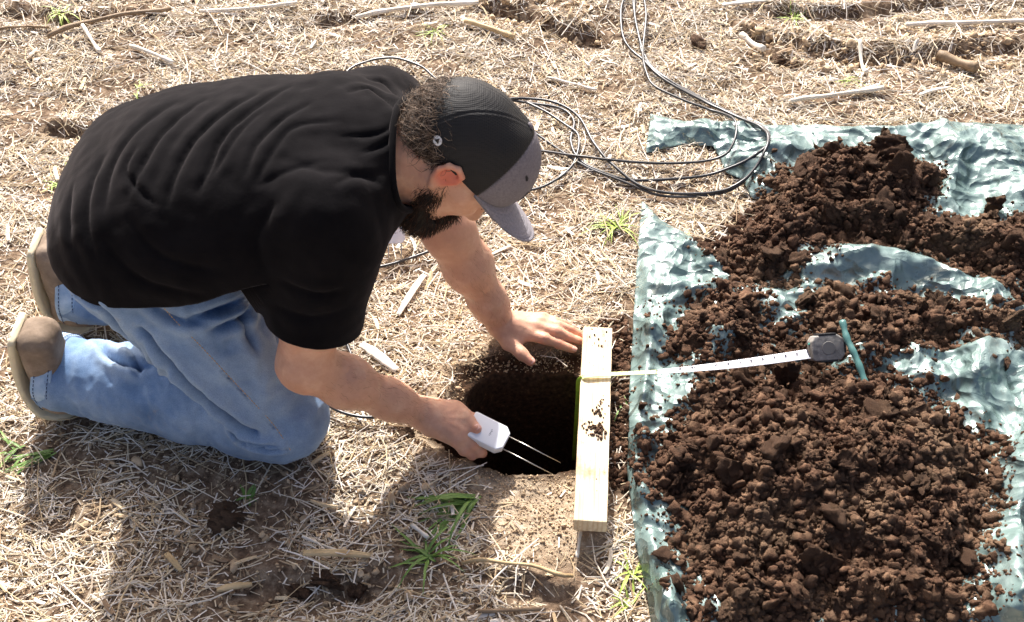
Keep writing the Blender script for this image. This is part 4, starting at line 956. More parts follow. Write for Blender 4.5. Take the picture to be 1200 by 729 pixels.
def heap(label, poly, hmax, edge, seed, ncrumb, nclod, clod_r, peaks=(), lump=1.0):
    rg = np.random.default_rng(seed); poly = P2(poly); c0 = poly.mean(0); root = tag(empty('soil_heap', (c0[0], c0[1], 0)), label, 'soil heap', 'heaps of dug soil on the tarp')
    pk = [(px(u, v, z * .6)[:2], z, w) for u, v, z, w in peaks]
    def sh(x, y):
        s = poly_sd(poly, x, y) + .016 * noise(x * 16, y * 16 + seed) + .008 * noise(x * 45, y * 45 + seed)
        k = smooth(.0, -edge, s) ; b = hmax * (.55 + .45 * noise(x * 5 + seed, y * 5))
        for p, z, w in pk: b = b + z * np.exp(-((x - p[0]) ** 2 + (y - p[1]) ** 2) / w ** 2)
        bumps = lump * (.020 * noise(x * 14, y * 14 + seed) + .013 * (1 - 2 * np.abs(noise(x * 30, y * 30))) + .006 * noise(x * 70, y * 70) + .003 * noise(x * 150, y * 150))
        return k * np.maximum(b + bumps, .004) - .012 * (1 - smooth(.004, -.012, s)), s
    hf = lambda x, y: tarp_h(x, y) * .6 + sh(x, y)[0]
    big = poly
    x0, y0 = big.min(0) - .02; x1, y1 = big.max(0) + .02; st = .0045
    X, Y = np.meshgrid(np.arange(x0, x1, st), np.arange(y0, y1, st)); i_ = np.arange(X.size).reshape(X.shape); F = np.stack([i_[:-1, :-1], i_[:-1, 1:], i_[1:, 1:], i_[1:, :-1]], -1).reshape(-1, 4)
    x, y = X.ravel(), Y.ravel(); hh, s = sh(x, y); z = hf(x, y); F = F[(s[F] < .008).any(1)]; V = np.stack([x, y, z], -1); V, F = compact(V, F)
    tag(link('soil_mound', np_mesh('soil_mound', V, F, True, np.ones((len(V), 3)) * .8), sm_m.m, root), kind='stuff')
    def pts(n, lim, pw):
        x = rg.uniform(x0 - .06, x1 + .06, n * 3); y = rg.uniform(y0 - .06, y1 + .06, n * 3); h_, s = sh(x, y)
        k = (s < lim) & (rg.random(len(x)) < np.where(s < 0, 1, np.exp(-np.maximum(s, 0) / pw))) & (np.abs(x) < .5 * y * 1.0 + .38); x, y, s = x[k][:n], y[k][:n], s[k][:n]
        return x, y, s
    x, y, s = pts(ncrumb, .06, .008); R_ = np.clip(rg.lognormal(-5.6, .5, len(x)), .0016, .014); R_ = np.where(s > 0, R_ * .75, R_)
    z = np.maximum(hf(x, y), tarp_h(x, y)) + R_ * rg.uniform(-.35, .6, len(x)); tag(crumbs('soil_crumbs', np.stack([x, y, z], -1), R_, soil_tone(len(x), rg), root, sm_m.m, rg), kind='stuff')
    x, y, s = pts(nclod, -.004, .01); n = len(x); R_ = np.sort(np.clip(rg.lognormal(math.log(clod_r), .48, n), clod_r * .5, clod_r * 3.2))
    for i in range(n):
        o = bpy.data.objects.new('clod', CL[rg.integers(0, 12)]); COL.objects.link(o); r = R_[i]; zz = float(hf(x[i:i + 1], y[i:i + 1])[0]) + r * .25
        o.parent = root; o.location = (x[i] - c0[0], y[i] - c0[1], zz); o.rotation_euler = rg.uniform(0, 6.28, 3); o.scale = (r, r * rg.uniform(.75, 1.1), r * rg.uniform(.6, .95))
    for u, v, zc, r, fl in CLODS.get(seed, []):
        p = px(u, v, zc); o = bpy.data.objects.new('clod', CL[int(rg.integers(0, 4))]); COL.objects.link(o); o.parent = root; o.location = (p[0] - c0[0], p[1] - c0[1], p[2]); o.rotation_euler = rg.uniform(0, 6.28, 3); o.scale = (r, r * fl, r * .8)
    return root, hf
CLODS = {1: [(975, 180, .060, .026, 1), (1012, 176, .062, .022, .8), (1020, 205, .070, .034, .8), (1050, 192, .066, .028, .9), (945, 195, .07, .030, 1), (990, 212, .07, .022, 1), (1085, 205, .06, .026, .8), (1060, 225, .06, .024, 1), (925, 225, .05, .026, 1), (960, 240, .06, .030, 1.), (1165, 238, .05, .022, 1), (1180, 275, .05, .028, .8), (1190, 290, .045, .02, 1), (1130, 285, .04, .024, .8), (1025, 250, .05, .03, .8), (1090, 260, .04, .022, 1), (1005, 290, .045, .03, .7), (1060, 285, .045, .022, 1)],
         2: [(870, 380, .03, .022, 1), (985, 365, .04, .026, .8), (1045, 370, .035, .03, .7), (1100, 380, .035, .024, .8), (1010, 390, .03, .026, .9), (945, 348, .04, .022, 1), (1160, 385, .03, .022, 1), (880, 400, .03, .018, 1)],
         3: [(925, 435, .05, .026, 1.2), (960, 450, .05, .024, .8), (1100, 500, .05, .018, 1), (905, 580, .07, .02, 1), (950, 620, .07, .024, .9), (870, 650, .05, .022, .9), (1010, 560, .08, .02, 1), (1080, 570, .08, .022, .9), (840, 500, .05, .018, 1)]}
heapA = heap('tall far heap of brown soil with big broken clods by the far tarp edge', [(812, 292), (850, 272), (880, 240), (893, 218), (905, 208), (960, 196), (1040, 186), (1092, 205), (1100, 235), (1085, 266), (1150, 272), (1215, 262), (1262, 330), (1230, 378), (1180, 370), (1150, 342), (1100, 322), (1050, 310), (985, 308), (950, 320), (925, 345), (870, 345), (838, 318)], .040, .08, 1, 9500, 150, .013, [(1010, 215, .036, .11), (930, 260, .02, .1), (1190, 290, .03, .08), (1060, 250, .02, .10)], 1.3)
heapB = heap('low middle heap of brown soil between the measuring tape and the bulging fold of tarp', [(772, 418), (790, 400), (806, 366), (838, 345), (880, 348), (892, 362), (905, 392), (930, 392), (935, 362), (950, 345), (1000, 348), (1080, 358), (1140, 372), (1205, 385), (1262, 400), (1240, 425), (1150, 412), (1062, 428), (1012, 442), (950, 436), (800, 442)], .032, .05, 2, 5200, 110, .010, [(1040, 390, .02, .06), (870, 390, .012, .05)], 1.0)
heapC = heap('broad near heap of crumbly dark brown soil filling the front of the tarp', [(740, 522), (775, 512), (798, 480), (815, 446), (900, 432), (1000, 440), (1080, 462), (1100, 480), (1130, 505), (1166, 520), (1178, 545), (1168, 600), (1160, 660), (1152, 780), (815, 780), (800, 690), (775, 640), (782, 605), (752, 595), (742, 560)], .055, .10, 3, 14500, 260, .0088, [(960, 560, .035, .14), (1010, 500, .02, .08), (860, 640, .02, .1), (1080, 640, .02, .1)], 1.1)
# stray lumps lying on the bare parts of the tarp
rg = np.random.default_rng(9)
for (u, v, r, lb) in [(1175, 437, .012, 'single brown soil lump on the bare tarp right of the tape measure'), (752, 480, .010, 'soil lump on the tarp left strip beside the middle of the board'), (748, 512, .014, 'dark soil lump at the left tarp edge beside the lower board'),
                      (775, 660, .014, 'brown soil lump on the lower left corner strip of the tarp'), (1033, 162, .016, 'flat soil clod behind the crest of the far heap'), (790, 700, .016, 'large soil lump at the bottom left edge of the near heap')]:
    o = bpy.data.objects.new('soil_lump', CL[int(rg.integers(0, 12))]); COL.objects.link(o); p = px(u, v, .02); o.location = (p[0], p[1], float(tarp_h(p[:1], p[1:2])[0]) + r * .5); o.scale = (r, r * .9, r * .75); o.rotation_euler = rg.uniform(0, 6, 3); tag(o, lb, 'soil lump')
# crumbs of soil fallen between board and tarp, round the pit and over the tarp strip
def loose(name, lb, reg, n, med, seed, hf, mt, lim=.0):
    rg = np.random.default_rng(seed); q = P2(reg); lo_, hi_ = q.min(0) - .03, q.max(0) + .03; x = rg.uniform(lo_[0], hi_[0], n * 4); y = rg.uniform(lo_[1], hi_[1], n * 4); s = poly_sd(q, x, y) + .015 * noise(x * 20, y * 20)
    k = (s < lim) & (poly_sd(HOLE, x, y) > .004); x, y = x[k][:n], y[k][:n]; R_ = np.clip(rg.lognormal(math.log(med), .45, len(x)), .001, .011)
    return tag(crumbs(name, np.stack([x, y, hf(x, y) + R_ * .35], -1), R_, soil_tone(len(x), rg) * 1.15, None, mt, rg), lb, 'soil', kind='stuff')
loose('loose_soil', 'dark crumbs of soil fallen along the right side of the board', [(708, 375), (742, 372), (742, 560), (716, 575)], 1000, .0034, 31, G, sm_m.m)
fs = M('dry_soil', rough=.95, spec=.15); t_ = fs.ramp(fs.noise(60, 5, .65), [(.3, rgb('#8f7b64')), (.7, rgb('#c2ac8e'))]); fs.set('Base Color', fs.mix(1.0, t_, fs.attr(), 'MULTIPLY')); fs.bump(fs.noise(300, 4, .6), .5, .002)
loose('dry_crumbs', 'dry tan soil crumbs on the bare strip of ground round the pit', [(560, 392), (700, 385), (700, 640), (668, 665), (600, 665), (565, 640), (540, 560), (470, 530), (455, 505), (500, 440)], 3600, .0014, 33, G, fs.m)
loose('tarp_crumbs', 'small soil crumbs sprinkled over the left strip of the tarp', [(745, 350), (800, 360), (790, 440), (770, 520), (800, 720), (765, 720), (740, 560)], 170, .0028, 35, tarp_h, sm_m.m)
loose('furrow_clods', 'broken brown clods and crumbs lying along the furrow at the top right', [(860, 30), (1230, 40), (1230, 95), (860, 80)], 420, .0052, 37, G, fs.m)
loose('furrow_crumbs', 'broken brown clods and crumbs in the dip at the top centre', [(560, 0), (700, 10), (700, 55), (570, 45)], 160, .0050, 38, G, fs.m)
loose('litter_crumbs', 'small brown soil crumbs mixed into the straw in front of the man', [(60, 500), (380, 540), (540, 570), (560, 720), (100, 720)], 1400, .0026, 39, G, fs.m)
# turned-over clods in the field rows
for i, (u, v, r, lb) in enumerate([(270, 606, .030, 'long dark clod in the shaded straw below the knee'), (385, 682, .026, 'cracked dark clod under the flat tan husk in the foreground'), (418, 686, .018, 'small dark clod right of the cracked foreground clod'), (350, 686, .017, 'small dark clod left of the cracked foreground clod'),
                              (820, 52, .03, 'brown clod in the furrow right of the cable bundle'), (915, 66, .028, 'rounded clod beside the broken pale stalk in the furrow'), (475, 508, .016, 'brown clod just left of the gripping hand'), (462, 515, .012, 'small brown clod left of the clod by the gripping hand')]):
    o = bpy.data.objects.new('field_clod', CL[i % 12].copy() if False else CL[i % 12]); COL.objects.link(o); p = px(u, v, .005); o.location = (p[0], p[1], gz(p[0], p[1]) + r * .2); s_ = (1.9, .6, .5) if i == 0 else (1, .8, .6); o.scale = tuple(r * q for q in s_); o.rotation_euler = (rg.uniform(-.3, .3), rg.uniform(-.3, .3), 0.05); tag(o, lb, 'clod')
# ================================================================== board over the edge of the pit
a0, b0 = px(700, 390, .036), px(691.5, 617, .036); ctr = (a0 + b0) / 2; L = np.linalg.norm(b0 - a0); ang = math.atan2(b0[1] - a0[1], b0[0] - a0[0])
BW_, BT = .053, .030
nx_, ny_ = 120, 16; bmv = []
bm = bev_box(L, BW_, BT, .0022, 2); bmesh.ops.subdivide_edges(bm, edges=[e for e in bm.edges if e.calc_length() > .1], cuts=60, use_grid_fill=True)
for v in bm.verts:
    x_, y_, z_ = v.co; v.co.z += .0006 * noise(x_ * 30, y_ * 200) + .0012 * noise(x_ * 6, 0); v.co.y += .0008 * noise(x_ * 20, 3 + z_ * 50)
me = bm_mesh('board', bm, False)
m = M('raw_pine', rough=.75, spec=.25); co = m.co((3, 60, 20)); gr = m.noise(3.0, 6, .6, co); c = m.ramp(gr, [(.3, rgb('#cfb896')), (.5, rgb('#e4d3b4')), (.75, rgb('#f0e4cd'))])
wv = m.n('ShaderNodeTexWave', Scale=1.2, Distortion=3.0, Detail=2.0); m.t.links.new(m.co((1.2, 34, 4)), wv.inputs['Vector']); wv.bands_direction = 'Y'
c = m.mix(m.ramp(wv.outputs[1], [(.55, 0.), (.95, .35)]), c, rgb('#c79f6d'))
sm_n = m.noise(14, 5, .7, m.co((1, 1, 1))); c = m.mix(m.ramp(sm_n, [(.56, 0.), (.72, .7)]), c, rgb('#8a6a4c')); c = m.mix(m.ramp(m.noise(4, 4, .6, m.co((1, 2, 1))), [(.45, 0.), (.75, .4)]), c, rgb('#bfa47c')); m.set('Base Color', c); m.bump(gr, .3, .001)
board = link('board', me, m.m); board.location = (ctr[0], ctr[1], .022 + BT / 2 - .0005); board.rotation_euler = (0, 0, ang)
tag(board, 'short pale pine board lying along the right edge of the pit', 'board')
knot = M('knot_wood', rgb('#6d4527'), .7).m
for (u, v, rx, ry) in ((683, 503, .0045, .003), (694, 505, .012, .0035)):
    pass
# smears and crumbs of soil stuck on the board: separate little lumps
rg = np.random.default_rng(77); PP = []; RR = []
for (u, v, sp, n, r) in ((703, 505, .008, 46, .0036), (692, 500, .006, 22, .0022), (702, 482, .007, 26, .0028), (706, 470, .006, 10, .002), (686, 500, .004, 8, .002), (697, 430, .02, 10, .0011), (695, 560, .03, 10, .0010), (704, 398, .012, 16, .0022)):
    c_ = px(u, v, .052)
    for _ in range(n): PP.append(c_ + A(rg.normal(0, sp * .7), rg.normal(0, sp * 1.4), 0)); RR.append(r * rg.uniform(.5, 1.2))
PP = np.array(PP); PP[:, 2] = .0525; o = crumbs('board_dirt', PP, np.array(RR), soil_tone(len(PP), rg) * .9, None, sm_m.m, rg); tag(o, 'crumbs of brown soil stuck on the pine board', 'soil', kind='stuff')

# ================================================================== measuring tape
tm = tag(empty('measuring_tape', tuple(px(965, 415, .07))), 'pull-out measuring tape in a grey rubber case with blade laid over the board', 'measuring tape')
def ribbon(name, pts, w, mt, parent, cup=.0012, side=None, thick=.0003, twist=None):
    pts = spline(pts, 10); T = np.gradient(pts, axis=0); T /= np.linalg.norm(T, axis=1)[:, None]; V = []; wv_ = np.broadcast_to(w, (len(pts),)) if np.ndim(w) == 0 else np.interp(np.linspace(0, 1, len(pts)), np.linspace(0, 1, len(w)), w)
    for i, p in enumerate(pts):
        up = A(0, 0, 1) if side is None else side; s_ = nrm(np.cross(up, T[i])); u_ = np.cross(T[i], s_)
        if twist is not None: t_ = twist * i / (len(pts) - 1); s_, u_ = s_ * math.cos(t_) + u_ * math.sin(t_), u_ * math.cos(t_) - s_ * math.sin(t_)
        for k in range(5): q = k / 2 - 1; V.append(p + s_ * q * wv_[i] / 2 + u_ * cup * (q * q - .5) * 1.6)
    n = len(pts); F = [(i * 5 + j, i * 5 + j + 1, (i + 1) * 5 + j + 1, (i + 1) * 5 + j) for i in range(n - 1) for j in range(4)]
    me = np_mesh(name, np.array(V), np.array(F)); uv = me.uv_layers.new(name='UVMap'); d = np.r_[0, np.cumsum(np.linalg.norm(np.diff(pts, axis=0), axis=1))]
    lv = np.zeros(len(me.loops), np.int32); me.loops.foreach_get('vertex_index', lv); uvs = np.stack([d[lv // 5], (lv % 5) / 4.], -1); uv.data.foreach_set('uv', uvs.ravel().astype(np.float32))
    o = link(name, me, mt, parent); md = o.modifiers.new('thickness', 'SOLIDIFY'); md.thickness = thick; md.offset = 0; return o, pts, T
m = M('tape_blade', rough=.35, spec=.5); tc = m.n('ShaderNodeTexCoord'); sx = m.n('ShaderNodeSeparateXYZ'); m.t.links.new(tc.outputs['UV'], sx.inputs[0]); X_, Y_ = sx.outputs[0], sx.outputs[1]
def ticks(period, width, y0):
    f = m.math('LESS_THAN', m.math('FRACT', m.math('DIVIDE', X_, period)), width / period); return m.math('MULTIPLY', f, m.math('LESS_THAN', Y_, y0))
tk = m.math('MAXIMUM', m.math('MAXIMUM', ticks(.004, .0012, .24), ticks(.02, .0016, .45)), m.math('MULTIPLY', ticks(.1, .002, .9), 1.0))
c = m.mix(tk, rgb('#e9e9ee'), rgb('#3c3d4d')); yel = m.n('ShaderNodeMapRange'); m.t.links.new(X_, yel.inputs[0]); m.set('Base Color', c)
blade_m = m.m
m2 = M('tape_yellow', rough=.4, spec=.5); m2.b.inputs['Base Color'].default_value = (*rgb('#e6e89a'), 1)
tc = m2.n('ShaderNodeTexCoord'); sx = m2.n('ShaderNodeSeparateXYZ'); m2.t.links.new(tc.outputs['UV'], sx.inputs[0])
f = m2.math('MULTIPLY', m2.math('LESS_THAN', m2.math('FRACT', m2.math('DIVIDE', sx.outputs[0], .01)), .16), m2.math('LESS_THAN', sx.outputs[1], .3)); m2.set('Base Color', m2.mix(f, rgb('#dfe59a'), rgb('#6f7a3c')))
bw = .0175
B_pts = [px(948, 415, .088), px(900, 422, .085), px(850, 428.5, .080), px(800, 433.5, .070), px(770, 436, .062)]
BL, bp_, bT = ribbon('blade', B_pts, [.021, .0195, .0165, .012, .009], blade_m, tm, .0010, None, .0004)
Y_pts = [px(770, 436, .062), px(745, 437.2, .058), px(715, 438.6, .0575), px(700, 439, .0575), px(688, 440, .0572), px(682, 442, .053)]
ribbon('blade_end', Y_pts, [.009, .0085, .009, .0105, .0115, .011], m2.m, tm, .0003, None, .0004)
gm = M('tape_green', rough=.4, spec=.5); gm.set('Base Color', gm.mix(gm.ramp(gm.noise(120, 2), [(.4, 0.), (.6, .4)]), rgb('#a4c83c'), rgb('#6b8f2c')))
ribbon('blade_hanging', [px(682.5, 442, .053)] + [A(*(px(678.3, 447, .045)[:2]), z_) for z_ in (.045, .0, -.08, -.19)], [.011, .009, .007, .007, .007], gm.m, tm, .0004, A(0, -1, .0), .0004)
# figures printed on the blade : simple dark digits built as strokes lying on it
SEG = {'1': 'bc', '2': 'abged', '3': 'abgcd', '4': 'fgbc', '5': 'afgcd', '6': 'afgedc', '7': 'abc', '8': 'abcdefg', '9': 'abcdfg', '0': 'abcdef'}
SP_ = {'a': ((0, 1), (1, 1)), 'b': ((1, 1), (1, .5)), 'c': ((1, .5), (1, 0)), 'd': ((0, 0), (1, 0)), 'e': ((0, 0), (0, .5)), 'f': ((0, .5), (0, 1)), 'g': ((0, .5), (1, .5))}
dig = []; dist = np.r_[0, np.cumsum(np.linalg.norm(np.diff(bp_, axis=0), axis=1))]
def on_blade(s_, q):
    p = A(*[np.interp(s_, dist, bp_[:, k]) for k in range(3)]); t_ = nrm(A(*[np.interp(s_, dist, bT[:, k]) for k in range(3)])); sd = nrm(np.cross(A(0, 0, 1), t_)); return p + sd * q + A(0, 0, .0018), t_, sd
for k, s_ in enumerate(np.arange(.022, dist[-1] - .03, .0205)):
    ch = '987654321'[k % 9]; h_, w_ = .0042, .0026
    for sg in SEG[ch]:
        (x0_, y0_), (x1_, y1_) = SP_[sg]
        p0, t_, sd = on_blade(s_ - x0_ * w_, 0); p1, _, _ = on_blade(s_ - x1_ * w_, 0)
        sgn = 1 if sd[1] > 0 else -1
        dig.append(tube(np.array([p0 + sd * sgn * (y0_ * h_ + .0006), p1 + sd * sgn * (y1_ * h_ + .0006)]), .0006, 4))
sv, sf = join(dig); tag(link('printed_figures', from_quads('printed_figures', sv, sf), M('tape_print', rgb('#33334a'), .6).m, tm), kind='stuff')
p0, t_, sd = on_blade(dist[-1] * .72, 0); bmd = bmesh.new(); bmesh.ops.create_cone(bmd, cap_ends=True, segments=20, radius1=.0052, radius2=.0052, depth=.0006); dm = bm_mesh('decimetre_mark', bmd)
o = link('decimetre_mark', dm, M('tape_dark', rgb('#1d1d2b'), .5).m, tm); o.matrix_world = Matrix.Translation(Vector(p0)); 
# case
bm = bmesh.new(); prof = [(-.031, -.020), (-.031, .014), (-.024, .024), (.020, .025), (.031, .016), (.032, -.014), (.024, -.024), (-.024, -.024)]
vs = [[bm.verts.new((x_, s_ * .0165, z_)) for x_, z_ in prof] for s_ in (-1, 1)]
n = len(prof); bm.faces.new(vs[0]); bm.faces.new(vs[1][::-1])
for i in range(n): bm.faces.new((vs[0][i], vs[1][i], vs[1][(i + 1) % n], vs[0][(i + 1) % n]))
bmesh.ops.recalc_face_normals(bm, faces=bm.faces); bmesh.ops.bevel(bm, geom=bm.edges[:], offset=.0035, segments=3, affect='EDGES', profile=.6)
m = M('grey_rubber', rough=.7, spec=.3); m.set('Base Color', m.ramp(m.noise(70, 5, .65), [(.35, rgb('#6c6967')), (.6, rgb('#9a9690')), (.75, rgb('#a99a88'))])); m.bump(m.noise(200, 3), .4, .001)
cs = link('case', bm_mesh('case', bm, True), m.m); cs.parent = tm; cs.matrix_parent_inverse = Matrix.Identity(4)
dB = nrm(B_pts[0] - B_pts[1]); cs.location = (.002, .004, .012); cs.scale = (.92, .92, .92); cs.rotation_euler = (math.radians(-48), 0, math.atan2(dB[1], dB[0]) - .06)
rm = M('black_rubber', (.02, .02, .022), .7).m
for (x_, z_, w_, h_) in ((0, .0258, .034, .004), (.0325, .0, .004, .022), (0, -.0248, .034, .004)):
    o = link('grip_strip', bm_mesh('grip_strip', bev_box(w_, .0335, h_, .0012)), rm); o.parent = cs; o.location = (x_, 0, z_)
o = link('lock_button', bm_mesh('lock_button', bev_box(.012, .010, .005, .0015)), M('teal_plastic', rgb('#4f8f87'), .5).m); o.parent = cs; o.location = (-.028, 0, .012); o.rotation_euler = (0, -1.0, 0)
bmd = bmesh.new(); bmesh.ops.create_cone(bmd, cap_ends=True, segments=28, radius1=.013, radius2=.012, depth=.0010); o = link('side_disc', bm_mesh('side_disc', bmd), M('disc_plastic', rgb('#7d7a76'), .6).m); o.parent = cs; o.location = (0, -.0172, 0); o.rotation_euler = (math.radians(90), 0, 0)

# ================================================================== soil moisture sensors
wp = M('white_plastic', rgb('#e9ebf0'), .35, .5); wp.b.inputs['Coat Weight'].default_value = .2; steel = M('steel', rgb('#b9b6ae'), .28, .5, Metallic=1.0).m; lines = M('grey_print', rgb('#7b7f88'), .6).m
def sensor(root, c, fx, nrm_, Lh, Wh, Th, pinL, gap):
    """c centre, fx direction of the pins, nrm_ face normal"""
    fx = nrm(fx); up = nrm(nrm_ - fx * (np.asarray(nrm_) @ fx)); sy = np.cross(up, fx)
    R = Matrix([[fx[k], sy[k], up[k], c[k]] for k in range(3)] + [[0, 0, 0, 1]])
    bm = bmesh.new(); ch = .35; pr = [(-Lh, -Wh * .93), (-Lh, Wh * .93), (-Lh * .92, Wh), (Lh * .72, Wh), (Lh, Wh * .62), (Lh, -Wh * .62), (Lh * .72, -Wh), (-Lh * .92, -Wh)]
    vs = [[bm.verts.new((x_, y_, s_ * Th)) for x_, y_ in pr] for s_ in (-1, 1)]; n = len(pr); bm.faces.new(vs[0]); bm.faces.new(vs[1][::-1])
    for i in range(n): bm.faces.new((vs[0][i], vs[1][i], vs[1][(i + 1) % n], vs[0][(i + 1) % n]))
    bmesh.ops.recalc_face_normals(bm, faces=bm.faces); bmesh.ops.bevel(bm, geom=bm.edges[:], offset=.0022, segments=3, affect='EDGES', profile=.6)
    o = link('housing', bm_mesh('housing', bm, True), wp.m); o.parent = root; o.matrix_parent_inverse = Matrix.Translation(-root.location); o.matrix_basis = R
    for s_ in (-1, 1):
        bm = bmesh.new(); bmesh.ops.create_cone(bm, cap_ends=True, segments=12, radius1=.0013, radius2=.0006, depth=pinL); p_ = link('pin', bm_mesh('pin', bm, True), steel); p_.parent = root; p_.matrix_parent_inverse = Matrix.Translation(-root.location)
        p_.matrix_basis = R @ Matrix.Translation((Lh + pinL / 2 - .002, s_ * gap, 0)) @ Matrix.Rotation(math.radians(90), 4, 'Y')
    g_ = [];
    for i in range(5): g_.append(tube(np.array([[.0035 * 1.0, -.0055 + i * .0027, Th + .0002], [.0055 + .0012 * (i % 2), -.0055 + i * .0027, Th + .0002]]), .00045, 4))
    sv, sf = join(g_); q = link('printed_mark', from_quads('printed_mark', sv, sf), lines); q.parent = o
    return R
c_s = (px(552, 499, .055) + px(591, 517, .046)) / 2; fx = px(620, 524, .033) - px(592, 512, .040); fx = nrm(px(592.5, 519.5, .040) - px(553, 499.5, .054)); ndir = nrm(A(.10, -.22, 1))
s1 = tag(empty('soil_sensor', tuple(c_s)), 'white soil moisture sensor with two steel pins held in the man\'s hand over the pit', 'sensor')
sensor(s1, c_s, fx, ndir, .0345, .0235, .0095, .098, .0125)
p_ = px(462, 270, .05); s2 = tag(empty('soil_sensor', tuple(p_)), 'white soil moisture sensor standing on its pins in the straw behind the man\'s beard', 'sensor')
sensor(s2, p_, nrm(A(.02, -.62, -.75)), A(.1, -.8, .6), .026, .021, .008, .05, .0125)

# ================================================================== cable
def drape(pts, r, lift=.0, over=None, n=7):
    q = spline([tuple(px(u, v, 0)) for u, v in pts], n); x, y = q[:, 0], q[:, 1]
    z = H(x, y); t = poly_sd(TARP, x, y); z = np.where(t < 0, np.maximum(z, tarp_h(x, y)), z); z = np.convolve(np.pad(z, 4, 'edge'), np.ones(9) / 9, 'valid') + .006 + r + lift
    return np.stack([x, y, z], -1)
def z7(l): return [(560 + a / 2.803, b / 2.803) for a, b in l]
rb = M('cable_sheath', rough=.32, spec=.55); rb.b.inputs['Base Color'].default_value = (.022, .023, .026, 1); rb.set('Base Color', rb.ramp(rb.noise(30, 3), [(.35, (.016, .017, .019)), (.7, (.05, .05, .055))]))
coil = tag(empty('cable_coil', tuple(px(760, 190))), 'loose coil of thin black cable looping from behind the cap up to the top edge', 'cable')
ST = [z7([(520, -40), (515, 0), (513, 60), (528, 130), (545, 200), (600, 265), (700, 320), (830, 390), (910, 450), (945, 510), (915, 580), (840, 635), (720, 660), (600, 655), (500, 620), (350, 560), (200, 460), (150, 430), (60, 420)]),
      z7([(500, -40), (490, 0), (468, 60), (480, 150), (540, 215), (610, 285), (750, 360), (880, 445), (935, 500), (930, 560), (870, 620), (740, 655), (560, 640), (440, 560), (380, 490), (330, 400), (250, 350), (150, 335), (60, 350)]),
      z7([(545, -40), (540, 0), (550, 80), (540, 190), (550, 260), (580, 310), (680, 360), (780, 400), (835, 455), (830, 520), (780, 550), (600, 558), (430, 550), (330, 535), (200, 515), (100, 500)]),
      z7([(515, -30), (508, 20), (520, 100), (560, 220), (640, 290), (740, 345), (860, 415), (935, 490), (935, 545), (860, 572), (700, 595), (520, 605), (430, 590), (340, 545), (305, 480), (315, 410), (270, 365), (160, 345), (60, 330)]),
      z7([(155, 345), (230, 385), (290, 430), (330, 470), (320, 540), (280, 590), (220, 625), (165, 640), (100, 645)])]
for i, s_ in enumerate(ST):
    v_, f_ = tube(drape(s_, .0024, .002 + .0045 * (i % 3)), .0030 + .0003 * (i % 2), 7); link('strand', from_quads('strand', v_, f_), rb.m, coil)
cb = tag(empty('sensor_cable', tuple(px(430, 490))), 'thin black cable of the held sensor running along the ground under the man', 'cable')
for s_ in ([(395, 110), (410, 90), (430, 81), (461, 77), (493, 86), (512, 100), (540, 118)], [(470, 106), (490, 108), (510, 112), (540, 122)], [(585, 190), (575, 222), (566, 241), (557, 263), (548, 275), (528, 290), (502, 302), (464, 315), (423, 327), (408, 345), (402, 373), (407, 406), (413, 427), (405, 450), (385, 462), (373, 468), (395, 487), (430, 497), (473, 494), (500, 497)]):
    pts = drape(s_, .0024, .009); 
    if len(s_) > 8: pts[-8:, 2] += np.linspace(0, .022, 8)
    v_, f_ = tube(pts, .0030, 7); link('strand', from_quads('strand', v_, f_), rb.m, cb)

# ================================================================== rolled fold standing up from the tarp
fl_pts = [px(987, 376, .125), px(993, 398, .115), px(1004, 421, .105), px(1014, 449, .09)]
v_, f_ = tube(spline(fl_pts, 8), [.0058 * (1 + .12 * math.sin(i * 1.1)) for i in range(25)], 9); o = link('tarp_strip', from_quads('tarp_strip', v_, f_), M('teal_plastic_strip', rgb('#4d7774'), .3, .6).m, None); tag(o, 'twisted strip of tarp sticking out of the soil right of the tape measure case', 'tarp strip')

